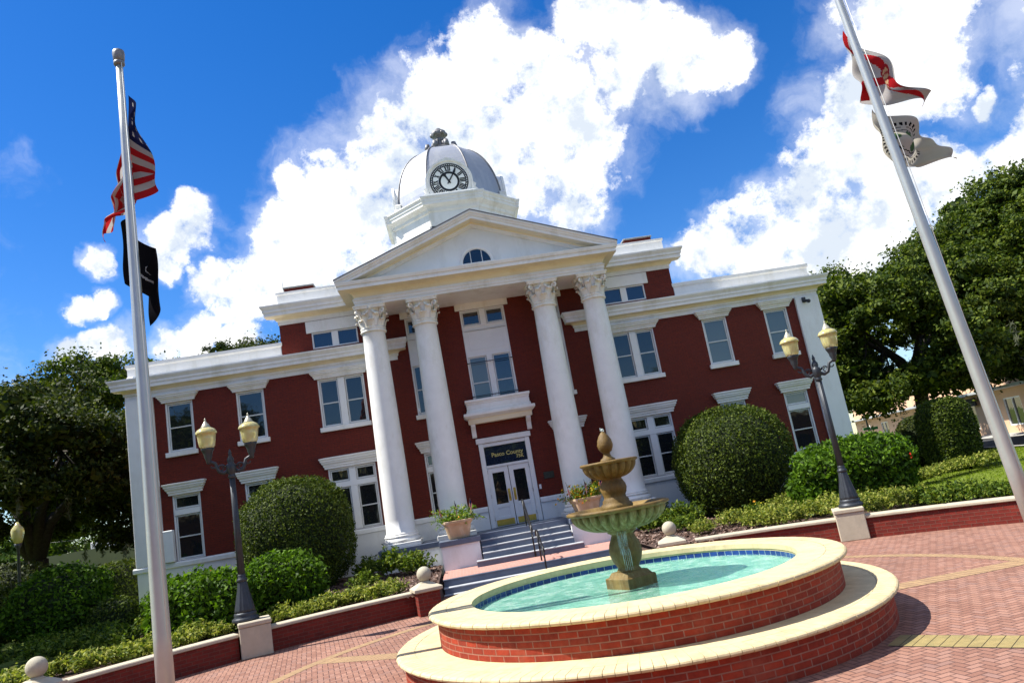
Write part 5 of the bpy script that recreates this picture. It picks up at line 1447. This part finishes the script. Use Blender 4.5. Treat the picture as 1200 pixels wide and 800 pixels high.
# ------------------------------------------------------------------ trees
def oak(name, label, loc, trunk_r, cz, rad, ncl, nlf, size, mat, seed, group='live oaks around the courthouse', moss=0, fork=.32, shape=None, gap=.0):
    """live oak: short trunk, spreading limbs, crown of separate leaf clumps"""
    r = np.random.default_rng(seed)
    t = thing(name, label, 'tree', loc, 0, group)
    rx, ry, rz_ = rad; H = cz-rz_*.55
    tr = MB(); hf = max(1.6, H*fork*2)
    tr.tube([(0, 0, -.3), (.05, 0, .3), (.0, .1, hf*.6), (.1, .0, hf)], [trunk_r*1.5, trunk_r*1.08, trunk_r*.9, trunk_r*.85], 12)
    C_ = []
    for k in range(ncl):
        for _ in range(60):
            d = r.normal(size=3); d /= np.linalg.norm(d); q = d*(r.uniform(.35, 1.0)**.5)
            if q[2] < -.75: continue
            c = np.array([q[0]*rx, q[1]*ry, cz+q[2]*rz_])
            if shape and not shape(q): continue
            if all(np.linalg.norm((c-o)/np.array([rx, ry, rz_])) > .9/ncl**.36 for o in C_): break
        C_.append(c)
    nl = 7; limbs = []
    for k in range(nl):
        a = 2*PI*k/nl+r.uniform(-.3, .3); e = np.array([rx*.55*math.cos(a), ry*.55*math.sin(a), cz+rz_*r.uniform(-.25, .35)])
        m1 = np.array([.22*e[0], .22*e[1], hf+(e[2]-hf)*.45]); m2 = np.array([.62*e[0], .62*e[1], hf+(e[2]-hf)*.78+r.uniform(-.3, .3)])
        tr.tube([(.05, 0, hf-.25), m1, m2, e], [trunk_r*.62, trunk_r*.42, trunk_r*.28, trunk_r*.14], 8); limbs += [m1, m2, e]
    for c in C_:
        b = min(limbs, key=lambda p: np.linalg.norm(p-c)); mid = (b+c)/2+r.normal(0, .25, 3)
        tr.tube([b, mid, c], [trunk_r*.16, trunk_r*.10, trunk_r*.04], 5)
    tr.build('trunk', M['bark'], t)
    P = []; Nn = []; SZ = []
    k0 = (rx*ry*rz_)**(1/3)
    for c in C_:
        cr = k0*1.05/ncl**.30*r.uniform(.75, 1.2)
        # each clump is a dome of small leafy sprays over a dark inner mass of larger leaves
        ns = 16; m = max(8, int(nlf/ncl/ns))
        for k in range(ns):
            d = r.normal(size=3); d /= np.linalg.norm(d); d[2] = d[2]*.75+.12
            cc = c+d*cr*r.uniform(.55, .98)*np.array([1, 1, .72]); sr = cr*r.uniform(.22, .36)
            g = r.normal(size=(m, 3)); g /= np.linalg.norm(g, axis=1)[:, None]
            P.append(cc+g*(r.uniform(0, 1, m)**.5)[:, None]*sr*np.array([1.15, 1.15, .7])); Nn.append(g*.35+d*.5+np.array([0, 0, .5])); SZ.append(np.full(m, size))
        m = int(nlf/ncl/5); g = r.normal(size=(m, 3)); g /= np.linalg.norm(g, axis=1)[:, None]
        P.append(c+g*(r.uniform(0, 1, m)**.4)[:, None]*cr*.72*np.array([1, 1, .66])); Nn.append(g); SZ.append(np.full(m, size*2.1))
        m = int(nlf/ncl/28); tw = r.normal(size=(m, 3)); tw /= np.linalg.norm(tw, axis=1)[:, None]
        P.append(c+tw*(cr*r.uniform(.95, 1.2, m))[:, None]*np.array([1, 1, .8])); Nn.append(tw); SZ.append(np.full(m, size))
    link_mesh('crown', leaf_mesh('crown', np.concatenate(P), np.concatenate(SZ)[:, None], mat, np.concatenate(Nn), .5, .55), t)
    if moss:
        Q = []
        for _ in range(moss):
            c = C_[r.integers(0, len(C_))]
            if c[2] > cz+.2*rz_: continue
            b = c+np.array([r.normal(0, 1.2), r.normal(0, 1.2), -.6*r.uniform(.3, 1.4)]); L = r.uniform(.5, 1.9)
            k = int(40*L); u = r.uniform(0, 1, k)
            Q.append(np.stack([b[0]+r.normal(0, .10, k)*(1-.7*u), b[1]+r.normal(0, .10, k)*(1-.7*u), b[2]-u*L], 1))
        Q = np.concatenate(Q); hn = r.normal(size=(len(Q), 3)); hn[:, 2] = 0
        link_mesh('spanish_moss', leaf_mesh('spanish_moss', Q, .30, M['moss'], hn, .9, .16), t)
    return t
oak('oak_tree', 'live oak with visible forked trunk right of the courthouse', (24.6, 13.0, .3), .42, 6.9, (6.6, 5.5, 4.6), 62, 100000, .20, M['oak'], 101, moss=40, fork=.46)
oak('oak_tree', 'largest tallest live oak filling the right picture edge', (36.3, 15.5, .2), .6, 9.4, (8.4, 7.5, 7.0), 118, 190000, .21, M['oak'], 102, moss=60)
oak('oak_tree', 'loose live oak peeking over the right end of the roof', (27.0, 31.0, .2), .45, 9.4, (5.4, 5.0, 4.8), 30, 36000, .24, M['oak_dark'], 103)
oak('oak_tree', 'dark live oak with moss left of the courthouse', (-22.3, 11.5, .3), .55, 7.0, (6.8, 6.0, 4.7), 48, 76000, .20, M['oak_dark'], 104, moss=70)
oak('oak_tree', 'tall live oak rising behind the left building corner', (-21.0, 20.5, .2), .5, 8.9, (6.6, 6.0, 5.9), 44, 46000, .21, M['oak'], 105, moss=50)
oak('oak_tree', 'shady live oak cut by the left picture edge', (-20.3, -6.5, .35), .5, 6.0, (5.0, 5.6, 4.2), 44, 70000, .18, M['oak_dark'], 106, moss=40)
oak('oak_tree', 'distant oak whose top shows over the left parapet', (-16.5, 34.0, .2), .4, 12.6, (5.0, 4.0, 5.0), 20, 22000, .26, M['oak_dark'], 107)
for i, (x, y, h) in enumerate(((-57, 92, 9.0), (-48, 96, 7.0), (-66, 90, 8.0), (-40, 92, 9.5), (-75, 95, 9.0))):
    oak('street_tree', ['pale green rounded tree in the gap under oak moss', 'low pale tree beyond the flat-roofed building at left', 'far pale tree behind the left oak trunk', 'taller pale tree beside the left building corner', 'far pale tree near the left picture edge'][i],
        (x, y, -.06), .3, h*.6, (5.5, 5, h*.42), 14, 5000, .5, M['lime'], 120+i, group='far trees beyond the street')

# ------------------------------------------------------------------ buildings across the streets
def to_line(p0, p1):
    d = (Vector(p1)-Vector(p0)); return math.atan2(d.y, d.x), d.length
sa, sl_ = to_line((32.0, 5.0), (46.4, 55.0))
sb = thing('shop_building', 'low peach shop building with grey canopy across the right street', 'building', (32.0, 5.0, 0), sa)
# local x runs along the facade, local y points away from the street (to the left of travel is the street)
s = MB(); L_ = 62.0
wins = [(a, a+2.6, .95, 2.9) for a in (1, 4.6, 12.5, 16.2, 24, 28, 36, 40, 48)]+[(8.6, 10.0, .25, 2.9), (20.4, 21.8, .25, 2.9), (32.2, 33.6, .25, 2.9)]
xs = sorted({-8.0, L_, *[w[0] for w in wins], *[w[1] for w in wins]}); zs = [0, .25, .95, 2.9, 5.1]
for i in range(len(xs)-1):
    for j in range(4):
        cx, cz = (xs[i]+xs[i+1])/2, (zs[j]+zs[j+1])/2
        if any(w[0] < cx < w[1] and w[2] < cz < w[3] for w in wins): continue
        s.add([(xs[i], 0, zs[j]), (xs[i+1], 0, zs[j]), (xs[i+1], 0, zs[j+1]), (xs[i], 0, zs[j+1])], [(3, 2, 1, 0)])
s.box(-8, L_, -14, -.25, 0, 5.05, 0, 'kb'); s.add([(-8, 0, 5.1), (L_, 0, 5.1), (L_, -.3, 5.1), (-8, -.3, 5.1)], [(0, 1, 2, 3)])
s.build('wall', M['peach'], sb)
for w in wins:
    q = MB()
    for a, b, c, d in ((w[0], w[0]+.08, w[2], w[3]), (w[1]-.08, w[1], w[2], w[3]), (w[0]+.08, w[1]-.08, w[3]-.08, w[3]), (w[0]+.08, w[1]-.08, w[2], w[2]+.08), ((w[0]+w[1])/2-.03, (w[0]+w[1])/2+.03, w[2]+.08, w[3]-.08)):
        q.box(a, b, -.12, -.02, c, d)
    if w[2] < .5:
        for z in (.7, 1.0, 1.3): q.box(w[0]+.08, w[1]-.08, -.11, -.03, z, z+.05)
    fr = q.build('window' if w[2] > .5 else 'door', M['trim'], sb)
    MB().add([(w[0], -.1, w[2]), (w[1], -.1, w[2]), (w[1], -.1, w[3]), (w[0], -.1, w[3])], [(3, 2, 1, 0)]).build('pane', M['glass'], fr)
s = MB(); s.box(-8, L_, .02, 1.5, 3.55, 3.72)
cn = s.build('canopy', M['awning'], sb)
for k in range(14):
    MB().tube([(-6+k*4.4, .03, 4.9), (-6+k*4.4, 1.4, 3.72)], .03, 5).build('tie_rod', M['lamp_iron'], cn)
MB().box(22.6, 24.4, .3, .42, 2.75, 3.35).build('hanging_sign', M['dark'], sb)
def strip(name, off0, off1, z, mat, label, cat, x0=-60, x1=80):
    c, n_ = math.cos(sa), math.sin(sa); P_ = lambda u, o: (32.0+u*c-o*n_, 5.0+u*n_+o*c, z)
    tag(MB().add([P_(x0, off0), P_(x1, off0), P_(x1, off1), P_(x0, off1)], [(0, 1, 2, 3)]).build(name, mat), label, cat, kind='structure')
strip('sidewalk', 0, 2.6, .44, M['concrete'], 'pale concrete sidewalk before the peach shops', 'sidewalk')
strip('road', 2.6, 7.4, .40, M['asphalt'], 'grey street right of the courthouse lawn', 'road')
strip('kerb', 7.4, 7.65, .45, M['concrete'], 'concrete kerb beside the right lawn', 'kerb')
lb = thing('flat_roofed_building', 'low tan flat-roofed building seen under the left oak', 'building', (-34, 36, -.06))
MB().box(-16, 14, 0, 12, 0, 2.25).build('wall', M['sand_stucco'], lb); MB().box(-16.1, 14.1, -.15, 12.1, 2.25, 3.75).build('fascia', M['olive_stucco'], lb)
for k in range(5):
    MB().box(-12+k*5, -10.4+k*5, -.06, -.01, .3, 2.0).build('door', M['dark'], lb)
MB().bbox(2.0, 4.2, 2, 4, 3.74, 4.3, .03).build('roof_unit', M['sign_white'], lb)
up = thing('utility_pole', 'thin grey utility pole with wires beyond tan building', 'pole', (-44, 70, -.06))
MB().tube([(0, 0, 0), (0, 0, 9.5)], [.16, .10], 8).build('shaft', M['bark'], up); MB().box(-1.1, 1.1, -.06, .06, 8.6, 8.75).build('crossarm', M['bark'], up)
for k, zz in enumerate((6.2, 7.4)):
    MB().tube([(40*i/10-10, 0, zz-.9*math.sin(PI*i/10)) for i in range(11)], .03, 4).build('wire', M['black_iron'], up)
def far_lamp(loc, label):
    t = thing('street_lamp', label, 'street lamp', loc, 0, 'single globe lamps at the streets')
    s = MB(); s.lathe([(.2, 0), (.18, .2), (.1, .7), (.06, 1.0), (.05, 3.1), (.12, 3.2), (.13, 3.3)], 16); s.build('pole', M['lamp_iron'], t)
    s = MB(); s.lathe([(.13, 3.3), (.20, 3.55), (.23, 3.75), (.20, 3.85), (.10, 3.98), (.03, 4.1)], 20); s.build('globe', M['globe'], t)
far_lamp((25.1, 20.0, .35), 'single globe lamp by the right street corner')
far_lamp((-18.4, 3.0, .38), 'single globe lamp in shade under the left oaks')
ss = thing('street_sign', 'small green street name plates on a post by right street', 'sign', (24.9, 19.4, .35))
MB().tube([(0, 0, 0), (0, 0, 2.3)], .03, 6).build('post', M['aluminium'], ss)
for k, (a, b, z) in enumerate(((-.48, .02, 2.02), (.04, .50, 1.98))): MB().bbox(a, b, -.02, .02, z, z+.17, .004).build('name_plate', M['sign_green'], ss)

# oaks on the far side of the plaza, mirrored in the window panes
src = {o.get('label', ''): o for o in COL.objects if o.name.startswith('oak_tree')}
for (x, y, sc_, lab, base) in ((-30, -62, 1.25, 'oak across the plaza mirrored in the left wing panes', 'tall live oak rising behind the left building corner'),
                               (-14, -66, 1.1, 'oak across the plaza mirrored in the door panes', 'dark live oak with moss left of the courthouse'),
                               (4, -70, 1.0, 'oak across the plaza mirrored in the portico panes', 'live oak with visible forked trunk right of the courthouse'),
                               (-48, -58, 1.3, 'oak across the plaza mirrored in the end panes', 'dark live oak with moss left of the courthouse'),
                               (26, -66, 1.0, 'oak across the plaza mirrored in the right wing panes', 'tall live oak rising behind the left building corner')):
    c = dup_tree(src[base]); c.location = (x, y, 0); c.scale = (sc_,)*3; c.rotation_euler = (0, 0, x*.37); c['label'] = lab

pb = thing('row_building', 'long low brick building across the plaza mirrored in the panes', 'building', (0, -84, 0))
MB().box(-70, 60, -10, 0, 0, 6.5).build('wall', M['wall_brick_plain'], pb); MB().box(-70.3, 60.3, -10.2, .25, 6.5, 7.0).build('parapet', M['sand_stucco'], pb)
for k in range(16):
    MB().box(-64+k*8, -59+k*8, -.01, .05, .8, 3.2).build('window', M['dark'], pb)
